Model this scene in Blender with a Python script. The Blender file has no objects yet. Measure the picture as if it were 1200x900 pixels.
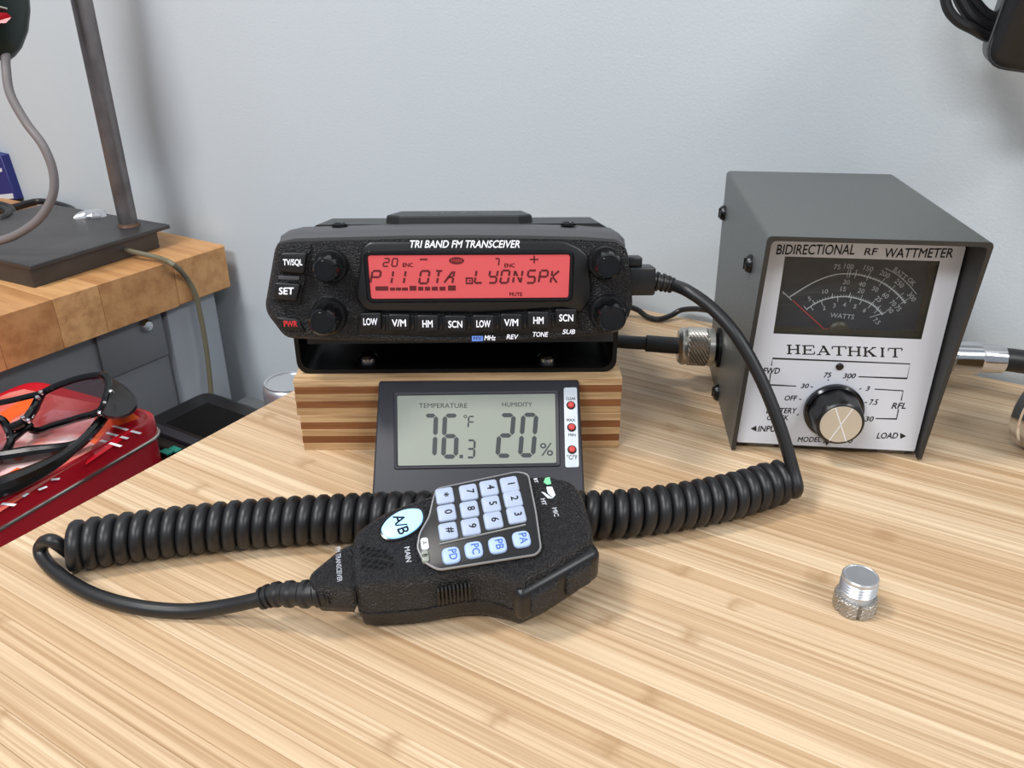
import bpy, bmesh, math, random
from mathutils import Vector, Matrix
random.seed(7)
R = math.radians
scene = bpy.context.scene
COL = scene.collection

# ------------------------------------------------------------------ camera
FPX, PITCH, CAMH = 960.0, R(26.2), 0.178
cam_d = bpy.data.cameras.new('camera')
cam_d.sensor_width = 36.0
cam_d.lens = FPX / 1200.0 * 36.0
cam_d.clip_start = 0.005
cam = bpy.data.objects.new('camera', cam_d)
cam.location = (0, 0, CAMH)
cam.rotation_euler = (math.pi / 2 - PITCH, 0, 0)
COL.objects.link(cam)
scene.camera = cam
CAM = Vector((0, 0, CAMH))

# ------------------------------------------------------------------ world, lamps, exposure
world = bpy.data.worlds.new('world')
scene.world = world
world.use_nodes = True
wb = world.node_tree.nodes['Background']
wb.inputs[0].default_value = (0.80, 0.88, 1.0, 1)
wb.inputs[1].default_value = 0.40

def area(name, loc, target, sx, sy, power, color):
    d = bpy.data.lights.new(name, 'AREA')
    d.shape = 'RECTANGLE'; d.size = sx; d.size_y = sy
    d.energy = power; d.color = color
    o = bpy.data.objects.new(name, d)
    o.location = loc
    o.rotation_euler = (Vector(target) - Vector(loc)).to_track_quat('-Z', 'Y').to_euler()
    COL.objects.link(o)
    return o
# ceiling tube fixtures over the work table
area('ceiling_lamp_light', (-0.55, 0.16, 1.15), (0.0, 0.33, 0), 0.2, 0.2, 9.0, (1.0, 0.96, 0.92))
area('ceiling_lamp_light', (0.95, -0.75, 1.3), (0.1, 0.45, 0.05), 0.9, 0.22, 14, (0.98, 0.98, 0.97))
area('ceiling_lamp_light', (-0.85, -0.75, 1.3), (0.0, 0.5, 0.05), 0.9, 0.22, 18, (0.95, 0.98, 1.0))
vs = scene.view_settings
vs.view_transform = 'Standard'
vs.look = 'None'
vs.exposure = 0.0
vs.gamma = 1.0
vs.use_curve_mapping = False

# ------------------------------------------------------------------ pixel helpers (1200 x 900 frame)
_F = Vector((0, math.cos(PITCH), -math.sin(PITCH)))
_U = Vector((0, math.sin(PITCH), math.cos(PITCH)))
_R = Vector((1, 0, 0))
def ray(x, y):
    return _F + _R * ((x - 600) / FPX) - _U * ((y - 450) / FPX)
def atz(x, y, z=0.0):
    d = ray(x, y); return CAM + d * ((z - CAMH) / d.z)
def aty(x, y, yy):
    d = ray(x, y); return CAM + d * (yy / d.y)
def atplane(x, y, p0, n):
    d = ray(x, y); return CAM + d * ((Vector(p0) - CAM).dot(n) / d.dot(n))

# ------------------------------------------------------------------ materials
def lin(c):
    return tuple(((v / 255.0) / 12.92 if v / 255.0 <= 0.04045 else ((v / 255.0 + 0.055) / 1.055) ** 2.4) for v in c)
MATS = {}
def mat(name, rgb, rough=0.5, metal=0.0, bump=None, emit=0.0, spec=0.5, trans=0.0, alpha=1.0, mottle=None, coat=0.0, emit_rgb=None):
    m = bpy.data.materials.new(name)
    m.use_nodes = True
    nt = m.node_tree
    b = nt.nodes['Principled BSDF']
    c = lin(rgb) + (1,)
    b.inputs['Base Color'].default_value = c
    b.inputs['Roughness'].default_value = rough
    b.inputs['Metallic'].default_value = metal
    b.inputs['Specular IOR Level'].default_value = spec
    b.inputs['Transmission Weight'].default_value = trans
    b.inputs['Alpha'].default_value = alpha
    b.inputs['Coat Weight'].default_value = coat
    if emit:
        b.inputs['Emission Color'].default_value = (lin(emit_rgb) + (1,)) if emit_rgb else c
        b.inputs['Emission Strength'].default_value = emit
    tc = nt.nodes.new('ShaderNodeTexCoord')
    if bump:
        sc, st, dist = bump
        n = nt.nodes.new('ShaderNodeTexNoise'); n.inputs['Scale'].default_value = sc; n.inputs['Detail'].default_value = 3
        bp = nt.nodes.new('ShaderNodeBump'); bp.inputs['Strength'].default_value = st; bp.inputs['Distance'].default_value = dist
        nt.links.new(tc.outputs['Object'], n.inputs['Vector'])
        nt.links.new(n.outputs['Fac'], bp.inputs['Height'])
        nt.links.new(bp.outputs['Normal'], b.inputs['Normal'])
    if mottle:
        sc, rgb2 = mottle
        n2 = nt.nodes.new('ShaderNodeTexNoise'); n2.inputs['Scale'].default_value = sc; n2.inputs['Detail'].default_value = 4
        rp = nt.nodes.new('ShaderNodeValToRGB')
        rp.color_ramp.elements[0].position = 0.35; rp.color_ramp.elements[1].position = 0.65
        rp.color_ramp.elements[0].color = c; rp.color_ramp.elements[1].color = lin(rgb2) + (1,)
        nt.links.new(tc.outputs['Object'], n2.inputs['Vector'])
        nt.links.new(n2.outputs['Fac'], rp.inputs['Fac'])
        nt.links.new(rp.outputs['Color'], b.inputs['Base Color'])
    MATS[name] = m
    return m

def wood(name, lo, hi, grain_rgb, along=5.0, across=260.0, rough=0.42, grain=0.5, nodes=True, axis=0, rand=True, rpos=(0.0, 1.0)):
    """Strip wood: a tone per strip (Object Info random) and fine fibres running along one axis."""
    m = bpy.data.materials.new(name); m.use_nodes = True
    nt = m.node_tree; L = nt.links
    b = nt.nodes['Principled BSDF']
    b.inputs['Roughness'].default_value = rough
    b.inputs['Specular IOR Level'].default_value = 0.35
    tc = nt.nodes.new('ShaderNodeTexCoord'); oi = nt.nodes.new('ShaderNodeObjectInfo')
    mul = nt.nodes.new('ShaderNodeMath'); mul.operation = 'MULTIPLY'; mul.inputs[1].default_value = 37.0
    L.new(oi.outputs['Random'], mul.inputs[0])
    comb = nt.nodes.new('ShaderNodeCombineXYZ')
    for k in range(3): L.new(mul.outputs[0], comb.inputs[k])
    add = nt.nodes.new('ShaderNodeVectorMath'); add.operation = 'ADD'
    L.new(tc.outputs['Object'], add.inputs[0]); L.new(comb.outputs[0], add.inputs[1])
    sc = nt.nodes.new('ShaderNodeVectorMath'); sc.operation = 'MULTIPLY'
    v = [across] * 3; v[axis] = along
    sc.inputs[1].default_value = v
    L.new(add.outputs[0], sc.inputs[0])
    n1 = nt.nodes.new('ShaderNodeTexNoise'); n1.inputs['Scale'].default_value = 1.0; n1.inputs['Detail'].default_value = 8; n1.inputs['Roughness'].default_value = 0.65
    L.new(sc.outputs[0], n1.inputs['Vector'])
    base = nt.nodes.new('ShaderNodeMix'); base.data_type = 'RGBA'
    base.inputs['A'].default_value = lin(lo) + (1,); base.inputs['B'].default_value = lin(hi) + (1,)
    if rand: L.new(oi.outputs['Random'], base.inputs['Factor'])
    else: base.inputs['Factor'].default_value = 0.5
    ramp = nt.nodes.new('ShaderNodeValToRGB')
    ramp.color_ramp.elements[0].position = 0.40; ramp.color_ramp.elements[1].position = 0.64
    ramp.color_ramp.elements[0].color = (0, 0, 0, 1); ramp.color_ramp.elements[1].color = (grain, grain, grain, 1)
    L.new(n1.outputs['Fac'], ramp.inputs['Fac'])
    mg = nt.nodes.new('ShaderNodeMix'); mg.data_type = 'RGBA'
    mg.inputs['B'].default_value = lin(grain_rgb) + (1,)
    L.new(base.outputs['Result'], mg.inputs['A']); L.new(ramp.outputs['Color'], mg.inputs['Factor'])
    last = mg.outputs['Result']
    if nodes:   # bamboo nodes: a short disturbed band now and then along every strip
        sx = nt.nodes.new('ShaderNodeSeparateXYZ'); L.new(add.outputs[0], sx.inputs[0])
        wob = nt.nodes.new('ShaderNodeTexNoise'); wob.inputs['Scale'].default_value = 160.0
        L.new(add.outputs[0], wob.inputs['Vector'])
        w1 = nt.nodes.new('ShaderNodeMath'); w1.operation = 'MULTIPLY_ADD'; w1.inputs[1].default_value = 0.012
        L.new(wob.outputs['Fac'], w1.inputs[0]); L.new(sx.outputs['XYZ'[axis]], w1.inputs[2])
        pp = nt.nodes.new('ShaderNodeMath'); pp.operation = 'PINGPONG'; pp.inputs[1].default_value = 0.16
        L.new(w1.outputs[0], pp.inputs[0])
        ls = nt.nodes.new('ShaderNodeMapRange'); ls.inputs['From Min'].default_value = 0.0; ls.inputs['From Max'].default_value = 0.005
        ls.inputs['To Min'].default_value = 0.55; ls.inputs['To Max'].default_value = 0.0
        L.new(pp.outputs[0], ls.inputs['Value'])
        mn = nt.nodes.new('ShaderNodeMix'); mn.data_type = 'RGBA'; mn.inputs['B'].default_value = lin(grain_rgb) + (1,)
        L.new(last, mn.inputs['A']); L.new(ls.outputs['Result'], mn.inputs['Factor'])
        last = mn.outputs['Result']
    L.new(last, b.inputs['Base Color'])
    bp = nt.nodes.new('ShaderNodeBump'); bp.inputs['Strength'].default_value = 0.12; bp.inputs['Distance'].default_value = 0.0003
    L.new(n1.outputs['Fac'], bp.inputs['Height']); L.new(bp.outputs['Normal'], b.inputs['Normal'])
    MATS[name] = m
    return m

wood('bamboo', (196, 165, 129), (221, 197, 165), (158, 123, 86), along=5.0, across=650.0, grain=0.72)
wood('ply_light', (188, 150, 106), (212, 178, 136), (142, 104, 66), along=25.0, across=700.0, rough=0.6, grain=0.7, nodes=False)
wood('ply_dark', (128, 78, 44), (144, 92, 54), (96, 56, 30), along=25.0, across=700.0, rough=0.6, grain=0.6, nodes=False)
wood('butcher_block', (196, 146, 96), (212, 164, 112), (150, 98, 56), along=9.0, across=90.0, rough=0.45, grain=0.6, nodes=False)
mat('wall_paint', (195, 203, 209), 0.6, bump=(650, 0.25, 0.0005), mottle=(3.0, (191, 199, 204)))
mat('floor_grey', (120, 118, 114), 0.6)
mat('black_texture', (30, 30, 33), 0.28, bump=(1450, 1.0, 0.0018))
mat('black_plastic', (16, 16, 18), 0.35)
mat('black_gloss', (10, 10, 12), 0.16)
mat('black_metal', (9, 9, 10), 0.5, spec=0.3, bump=(900, 0.2, 0.0002))
mat('charcoal_plastic', (38, 38, 46), 0.5, bump=(2500, 0.3, 0.0002))
mat('black_rubber', (24, 24, 26), 0.42)
mat('frame_grey', (72, 72, 75), 0.5, bump=(2000, 0.3, 0.0002))
mat('body_black', (30, 31, 31), 0.45, bump=(1800, 0.25, 0.0002))
mat('slot_black', (8, 8, 9), 0.7, spec=0.15)
mat('rod_steel', (140, 134, 134), 0.36, metal=0.75, mottle=(40, (112, 106, 106)))
mat('weld_brown', (104, 76, 58), 0.5, metal=0.3)
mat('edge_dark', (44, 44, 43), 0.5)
mat('rim_silver', (150, 150, 152), 0.35, metal=0.8)
mat('key_black', (14, 14, 17), 0.4)
mat('white_print', (235, 238, 245), 0.6)
mat('backlit_print', (240, 240, 245), 0.5, emit=0.35)
mat('red_print', (210, 60, 60), 0.5, emit=0.25)
mat('grey_print', (120, 122, 126), 0.6)
mat('black_print', (20, 20, 24), 0.6)
mat('lcd_print', (48, 54, 56), 0.5)
mat('red_lcd_print', (88, 14, 20), 0.5)
mat('red_lcd', (186, 82, 84), 0.4, emit=0.22, emit_rgb=(240, 56, 66))
mat('grey_lcd', (146, 151, 141), 0.32)
mat('silver_strip', (205, 212, 220), 0.35)
mat('red_button', (200, 66, 62), 0.45)
mat('white_key', (164, 176, 198), 0.45)
mat('blue_key', (160, 182, 222), 0.45, emit=0.08)
mat('lit_oval', (150, 205, 255), 0.4, emit=0.75)
mat('blue_print', (110, 150, 235), 0.5)
mat('green_print', (120, 210, 150), 0.5)
mat('chrome', (215, 215, 218), 0.14, metal=1.0)
mat('nickel', (196, 192, 184), 0.28, metal=1.0)
mat('knurl', (190, 188, 184), 0.35, metal=1.0, bump=(1800, 0.8, 0.0006))
mat('dull_steel', (92, 90, 90), 0.42, metal=0.7, bump=(300, 0.15, 0.0003), mottle=(30, (78, 77, 78)))
mat('dark_screw', (52, 52, 54), 0.3, metal=0.9)
mat('hammer_grey', (84, 86, 85), 0.38, bump=(1100, 0.35, 0.0005), metal=0.15)
mat('panel_white', (212, 216, 225), 0.42, spec=0.3)
mat('dial_black', (52, 60, 74), 0.5, spec=0.2)
mat('dial_wall', (66, 62, 54), 0.4)
mat('needle_red', (205, 62, 66), 0.4)
mat('knob_aluminium', (205, 199, 186), 0.35, metal=0.5)
mat('brass', (170, 140, 90), 0.35, metal=0.8)
mat('clear_foot', (190, 180, 160), 0.25, trans=0.5)
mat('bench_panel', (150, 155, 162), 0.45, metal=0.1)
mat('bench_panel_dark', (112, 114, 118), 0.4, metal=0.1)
mat('shelf_grey', (104, 106, 108), 0.5)
mat('tin_red', (186, 16, 36), 0.28, coat=0.3)
mat('tin_art', (206, 60, 44), 0.35, mottle=(26, (228, 150, 140)))
mat('tin_art_white', (236, 214, 214), 0.35, mottle=(60, (220, 120, 110)))
mat('tin_orange', (240, 96, 40), 0.35)
mat('blue_card', (30, 38, 112), 0.5)
mat('olive_cord', (110, 104, 84), 0.5)
mat('grey_cord', (118, 112, 112), 0.45)
mat('green_tool', (18, 34, 30), 0.4)
mat('teal_light', (30, 150, 130), 0.4)
mat('foil', (214, 216, 220), 0.3, metal=0.8)

def glass(name, rgb, mixf, rough=0.0):
    m = bpy.data.materials.new(name); m.use_nodes = True
    nt = m.node_tree
    for n in list(nt.nodes):
        if n.type == 'BSDF_PRINCIPLED': nt.nodes.remove(n)
    out = [n for n in nt.nodes if n.type == 'OUTPUT_MATERIAL'][0]
    t = nt.nodes.new('ShaderNodeBsdfTransparent'); t.inputs[0].default_value = lin(rgb) + (1,)
    g = nt.nodes.new('ShaderNodeBsdfGlossy'); g.inputs['Roughness'].default_value = rough
    mx = nt.nodes.new('ShaderNodeMixShader'); mx.inputs[0].default_value = mixf
    nt.links.new(t.outputs[0], mx.inputs[1]); nt.links.new(g.outputs[0], mx.inputs[2])
    nt.links.new(mx.outputs[0], out.inputs[0])
    MATS[name] = m
glass('dial_glass', (240, 243, 243), 0.025, 0.02)
glass('lens_tint', (190, 140, 150), 0.10, 0.02)

# ------------------------------------------------------------------ mesh helpers: local units are millimetres
S = 0.001
class MB:
    def __init__(self): self.bm = bmesh.new()
    def _bev(self, geom, bev, seg):
        if bev > 0:
            es = list({e for f in geom for e in f.edges})
            bmesh.ops.bevel(self.bm, geom=es, offset=bev, segments=seg, profile=0.5, affect='EDGES', clamp_overlap=True)
    def hexa(self, c, bev=0, seg=2):
        v = [self.bm.verts.new(p) for p in c]
        fs = [self.bm.faces.new([v[i] for i in q]) for q in ((0, 3, 2, 1), (4, 5, 6, 7), (0, 1, 5, 4), (1, 2, 6, 5), (2, 3, 7, 6), (3, 0, 4, 7))]
        self._bev(fs, bev, seg); return self
    def box(self, x0, x1, y0, y1, z0, z1, bev=0, seg=2):
        return self.hexa([(x0, y0, z0), (x1, y0, z0), (x1, y1, z0), (x0, y1, z0), (x0, y0, z1), (x1, y0, z1), (x1, y1, z1), (x0, y1, z1)], bev, seg)
    def rings(self, rings, cap0=True, cap1=True, closed=False):
        """rings: equal-length loops of points -> skin, with end caps."""
        vs = [[self.bm.verts.new(p) for p in r] for r in rings]
        n = len(vs[0])
        pairs = list(zip(vs, vs[1:])) + ([(vs[-1], vs[0])] if closed else [])
        for a, b in pairs:
            for i in range(n):
                j = (i + 1) % n
                self.bm.faces.new((a[i], a[j], b[j], b[i]))
        if not closed:
            if cap0: self.bm.faces.new(list(reversed(vs[0])))
            if cap1: self.bm.faces.new(vs[-1])
        return self
    def lathe(self, prof, o=(0, 0, 0), axis=(0, 0, 1), n=32, wob=None):
        a = Vector(axis).normalized(); q = a.orthogonal().normalized(); r_ = a.cross(q); o = Vector(o)
        rr = []
        for k, (r, h) in enumerate(prof):
            ring = []
            for i in range(n):
                t = 2 * math.pi * i / n
                rad = max(r, 0.001) * (wob(t, k) if wob else 1.0)
                ring.append(o + a * h + (q * math.cos(t) + r_ * math.sin(t)) * rad)
            rr.append(ring)
        return self.rings(rr)
    def tube(self, path, rad, n=10, closed=False):
        P = [Vector(p) for p in path]; N = len(P)
        rad = rad if isinstance(rad, (list, tuple)) else [rad] * N
        T = []
        for i in range(N):
            a = P[i - 1] if (i > 0 or closed) else P[i]
            b = P[(i + 1) % N] if (i < N - 1 or closed) else P[i]
            T.append((b - a).normalized())
        nrm = T[0].orthogonal().normalized(); rr = []
        for i in range(N):
            nrm = nrm - T[i] * nrm.dot(T[i])
            nrm = nrm.normalized() if nrm.length > 1e-6 else T[i].orthogonal().normalized()
            bn = T[i].cross(nrm)
            rr.append([P[i] + (nrm * math.cos(2 * math.pi * k / n) + bn * math.sin(2 * math.pi * k / n)) * rad[i] for k in range(n)])
        return self.rings(rr, closed=closed)
    def build(self, name, m, parent=None, smooth=True, sharp=35, origin=None):
        bm = self.bm
        bmesh.ops.remove_doubles(bm, verts=bm.verts, dist=1e-5)
        bmesh.ops.recalc_face_normals(bm, faces=bm.faces)
        bmesh.ops.scale(bm, vec=(S, S, S), verts=bm.verts)
        me = bpy.data.meshes.new(name); bm.to_mesh(me); bm.free()
        if smooth and len(me.polygons):
            me.polygons.foreach_set('use_smooth', [True] * len(me.polygons))
            me.set_sharp_from_angle(angle=R(sharp))
        me.materials.append(MATS[m])
        o = bpy.data.objects.new(name, me); COL.objects.link(o)
        if parent: o.parent = parent
        return o

def spline(pts, n=8, closed=False):
    """Catmull-Rom through points."""
    P = [Vector(p) for p in pts]; out = []; N = len(P)
    rng = range(N) if closed else range(N - 1)
    for i in rng:
        p1, p2 = P[i], P[(i + 1) % N]
        p0 = P[i - 1] if (i > 0 or closed) else p1 * 2 - p2
        p3 = P[(i + 2) % N] if (i + 2 < N or closed) else p2 * 2 - p1
        for k in range(n):
            t = k / n
            out.append(0.5 * ((2 * p1) + (p2 - p0) * t + (2 * p0 - 5 * p1 + 4 * p2 - p3) * t * t + (3 * p1 - p0 - 3 * p2 + p3) * t ** 3))
    if not closed: out.append(P[-1])
    return out

def offset_poly(pts, d):
    """move a closed 2D loop inwards by d (positive shrinks a counter-clockwise loop)"""
    n = len(pts); out = []
    A = sum(pts[i][0] * pts[(i + 1) % n][1] - pts[(i + 1) % n][0] * pts[i][1] for i in range(n))
    s = 1 if A > 0 else -1
    for i in range(n):
        p0, p1, p2 = Vector(pts[i - 1][:2]), Vector(pts[i][:2]), Vector(pts[(i + 1) % n][:2])
        a = (p1 - p0).normalized(); b = (p2 - p1).normalized()
        na = Vector((-a.y, a.x)) * s; nb = Vector((-b.y, b.x)) * s
        nn = (na + nb)
        nn = nn.normalized() if nn.length > 1e-6 else na
        k = max(0.5, nn.dot(na))
        out.append(tuple(p1 + nn * (d / k)))
    return out

def round_poly(pts, r, seg=4):
    out = []; n = len(pts)
    for i in range(n):
        p0, p1, p2 = (Vector(pts[j % n][:2]) for j in (i - 1, i, i + 1))
        a = (p0 - p1); b = (p2 - p1)
        rr = min(r, a.length * 0.45, b.length * 0.45)
        a = p1 + a.normalized() * rr; b = p1 + b.normalized() * rr
        for k in range(seg + 1):
            t = k / seg
            out.append(tuple(a * (1 - t) ** 2 + p1 * 2 * t * (1 - t) + b * t * t))
    return out

def tag(o, label=None, cat=None, group=None, kind=None):
    if label: o['label'] = label
    if cat: o['category'] = cat
    if group: o['group'] = group
    if kind: o['kind'] = kind
    return o
def thing(name, M, label, cat, group=None):
    o = bpy.data.objects.new(name, None); o.empty_display_size = 0.02
    COL.objects.link(o); o.matrix_world = M
    return tag(o, label, cat, group)

def FR(loc, yaw=0, tilt=0, roll=0):
    return Matrix.Translation(Vector(loc)) @ Matrix.Rotation(R(yaw), 4, 'Z') @ Matrix.Rotation(R(roll), 4, 'Y') @ Matrix.Rotation(R(tilt), 4, 'X')
def w2l(M, p):
    """world metres -> local millimetres"""
    return (M.inverted() @ Vector(p)) * 1000.0
def pxl(M, x, y, axis, val):
    """pixel ray meets the local plane coordinate[axis] = val (mm)"""
    Mi = M.inverted(); o = (Mi @ CAM) * 1000.0; d = Mi.to_3x3() @ ray(x, y)
    return o + d * ((val - o[axis]) / d[axis])

class Face:
    """A flat face of a thing: 'front' = plane y=c facing -y, 'top' = plane z=c facing +z."""
    def __init__(self, M, kind, c=0.0): self.M, self.kind, self.c = M, kind, c
    def uv(self, x, y, off=0.0):
        if self.kind == 'front':
            p = pxl(self.M, x, y, 1, self.c - off); return (p.x, p.z)
        p = pxl(self.M, x, y, 2, self.c + off); return (p.x, p.y)
    def pt(self, u, v, off=0.0):
        return Vector((u, self.c - off, v)) if self.kind == 'front' else Vector((u, v, self.c + off))
    def ribbon(self, mb, pts, w, off=0.06, closed=False):
        P = [Vector(p) for p in pts]; n = len(P); l = []; r = []
        for i in range(n):
            a = P[i - 1] if (i > 0 or closed) else P[i]
            b = P[(i + 1) % n] if (i < n - 1 or closed) else P[i]
            t = (b - a).normalized(); nn = Vector((-t.y, t.x)) * w / 2
            if 0 < i < n - 1 or closed:
                e = (P[i] - a).normalized(); k = max(0.6, Vector((-e.y, e.x)).dot(Vector((-t.y, t.x)))); nn = nn / k
            l.append(mb.bm.verts.new(self.pt(*(P[i] + nn), off))); r.append(mb.bm.verts.new(self.pt(*(P[i] - nn), off)))
        for i in range(n if closed else n - 1):
            j = (i + 1) % n
            mb.bm.faces.new((l[i], r[i], r[j], l[j]))
    def pribbon(self, mb, pxs, w, off=0.06, closed=False):
        self.ribbon(mb, [self.uv(*p, off) for p in pxs], w, off, closed)
    def poly(self, mb, uvs, off=0.06):
        f = mb.bm.faces.new([mb.bm.verts.new(self.pt(u, v, off)) for u, v in uvs]); return f
    def slab(self, mb, uvs, off0, off1, bev=0.0, steps=2):
        """raised plate with a rounded upper rim"""
        rr = [[self.pt(u, v, off0) for u, v in uvs]]
        if bev > 0:
            rr.append([self.pt(u, v, off1 - bev) for u, v in uvs])
            for k in range(1, steps + 1):
                t = k / steps * math.pi / 2
                rr.append([self.pt(u, v, off1 - bev + bev * math.sin(t)) for u, v in offset_poly(uvs, bev * (1 - math.cos(t)))])
        else: rr.append([self.pt(u, v, off1) for u, v in uvs])
        mb.rings(rr)
    def text(self, body, parent, m, box=None, center=None, size=None, off=0.08, right=(1, 0), up=(0, 1), bold=0.0, shear=0.0, name='lettering', rot=0.0, maxw=None):
        """box=(x0,y0,x1,y1) in pixels fits the words into that box; else center (uv) + cap height in mm."""
        cu = bpy.data.curves.new('t', 'FONT'); cu.body = body; cu.size = 1.0;  cu.resolution_u = 3
        to = bpy.data.objects.new('t', cu); COL.objects.link(to)
        dg = bpy.context.evaluated_depsgraph_get()
        me = bpy.data.meshes.new_from_object(to.evaluated_get(dg))
        bpy.data.objects.remove(to); bpy.data.curves.remove(cu)
        if bold > 0.004:      # heavier strokes: the outline repeated a hair to each side
            vs0 = [v.co.copy() for v in me.vertices]; fs0 = [tuple(p.vertices) for p in me.polygons]; V_, F_ = [], []
            for dx, dy in ((0, 0), (bold, 0), (-bold, 0), (0, bold), (0, -bold)):
                n0 = len(V_); V_ += [(c.x + dx, c.y + dy, 0) for c in vs0]; F_ += [tuple(i + n0 for i in f) for f in fs0]
            bpy.data.meshes.remove(me); me = bpy.data.meshes.new('t'); me.from_pydata(V_, [], F_)
        for v in me.vertices: v.co.x += shear * v.co.y
        if not me.vertices: return None
        xs = [v.co.x for v in me.vertices]; ys = [v.co.y for v in me.vertices]
        cx, cy, w, h = (min(xs) + max(xs)) / 2, (min(ys) + max(ys)) / 2, max(xs) - min(xs), max(ys) - min(ys)
        if box:
            x0, y0, x1, y1 = box
            a, b = self.uv(x0, (y0 + y1) / 2, off), self.uv(x1, (y0 + y1) / 2, off)
            c, d = self.uv((x0 + x1) / 2, y0, off), self.uv((x0 + x1) / 2, y1, off)
            right = (Vector(b) - Vector(a)); sx = right.length / w; right.normalize()
            sy = (Vector(c) - Vector(d)).length / h
            up = Vector((-right.y, right.x)); center = ((a[0] + b[0]) / 2, (c[1] + d[1]) / 2)
        else:
            right, up = Vector(right), Vector(up)
            sx = sy = size / h
            if maxw and sx * w > maxw: sx = maxw / w
        if rot:
            cr, sr = math.cos(R(rot)), math.sin(R(rot))
            right, up = right * cr + up * sr, up * cr - right * sr
        for v in me.vertices:
            q = Vector(center) + right * ((v.co.x - cx) * sx) + up * ((v.co.y - cy) * sy)
            v.co = self.pt(q.x, q.y, off) * S
        me.materials.clear(); me.materials.append(MATS[m])
        o = bpy.data.objects.new(name, me); COL.objects.link(o); o.parent = parent
        return o

# ================================================================== THE SETTING
WD = Vector((math.cos(R(-30.95)), math.sin(R(-30.95)), 0))       # along the wall / the table grain
WN = Vector((WD.y, -WD.x, 0))                                     # out of the wall, into the room
CORNER = Vector((-0.0089, 0.5164, 0))                             # back left corner of the table top
WALLP = CORNER - WN * 0.004
YAW = -30.95
TM = FR(WALLP, YAW)
o = MB().box(-1400, 1600, 0, 60, -760, 1700).build('wall_back', 'wall_paint'); o.matrix_world = TM; tag(o, kind='structure')
o = MB().box(-1400, 1600, -2600, 60, -800, -760).build('floor', 'floor_grey'); o.matrix_world = TM; tag(o, kind='structure')

# ------------------------------------------------------------------ bamboo table
tb = thing('work_table', FR((CORNER.x, CORNER.y, -0.76), YAW), 'pale bamboo strip table top carrying the radio and wattmeter', 'table')
SW, NS = 7.0, 104
first = None
for i in range(NS):
    if first is None:
        o = MB().box(0, 1150, -SW + 0.03, -0.03, 736, 760, 0.18, 1).build('strip', 'bamboo', tb)
        first = o
    else:
        o = first.copy(); COL.objects.link(o); o.location = (0, -i * SW * S, 0)
MB().box(12, 1140, -NS * SW + 12, -12, 722, 735.5).build('underside', 'bamboo', tb)
for x in (40, 1080):
    for y in (-40, -NS * SW + 90):
        MB().box(x, x + 40, y - 40, y, 0, 722, 3).build('leg', 'black_metal', tb)

# ------------------------------------------------------------------ left work bench
ZB = -0.0135
BC = atz(266, 286, ZB)
BM_ = FR((BC.x, BC.y, -0.76), YAW)
bench = thing('work_bench', BM_, 'butcher block work bench standing against the wall at the left', 'bench')
HB = (ZB + 0.76) * 1000
y = 2.0; k = 0
for w in (52, 62, 34, 40, 30, 46, 38, 52, 44, 40, 60, 46):
    o = MB().box(-900, 0, y - w + 0.1 - 4, y - 4 - 0.1, HB - 36, HB, 0.25 if k else 1.2, 1).build('stave', 'butcher_block', bench)
    y -= w; k += 1
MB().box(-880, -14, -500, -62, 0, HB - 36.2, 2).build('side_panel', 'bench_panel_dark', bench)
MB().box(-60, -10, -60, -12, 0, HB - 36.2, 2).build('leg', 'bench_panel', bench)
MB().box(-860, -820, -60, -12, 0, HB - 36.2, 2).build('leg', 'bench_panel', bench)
bb = MB().box(-13.8, -11, -120, -64, HB - 76, HB - 36.4, 1).build('corner_bracket', 'bench_panel_dark', bench)
pb = pxl(BM_, 170, 381, 0, -11)
MB().lathe([(5, 0), (5, 2.5), (3.6, 4.5), (0, 5)], (-11, pb.y, pb.z), (1, 0, 0), 20).build('bolt', 'chrome', bb)

# low shelf cart in the gap between bench and table
ZS = -0.145
LM = FR((BC.x, BC.y, -0.76), YAW)
cart = thing('low_cart', LM, 'low grey cart in the gap between bench and bamboo table', 'cart')
hs = (ZS + 0.76) * 1000
MB().box(6, 238, -560, -8, hs - 22, hs, 3).build('shelf', 'shelf_grey', cart)
for x in (10, 204):
    for yy in (-552, -42):
        MB().box(x, x + 26, yy, yy + 26, 0, hs - 22).build('leg', 'bench_panel_dark', cart)

# ================================================================== PLYWOOD BLOCK, RADIO, THERMOMETER
p0, p1 = atz(357, 527), atz(725, 525)
YB = (p0.y + p1.y) / 2
BLM = FR(((p0.x + p1.x) / 2, YB, 0), 0.9)
block = thing('plywood_block', BLM, 'striped plywood block under the black radio', 'wood block')
BW = (p1 - p0).length * 1000
z = 0.0
th = [3.3, 3.3, 3.3, 3.3, 3.4, 3.5, 3.0, 3.4, 3.1, 3.2]
BH = sum(th)
for i, t in enumerate(th):
    xo = -0.9 if i >= 5 else 0.0
    MB().box(-BW / 2 + xo - (0.25 if i % 2 else 0), BW / 2 + xo * 0.3, 0.15 * (i % 2), 105, z, z + t, 0.12, 1).build('ply', 'ply_dark' if i in (1, 3, 6, 8) else 'ply_light', block)
    z += t

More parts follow.
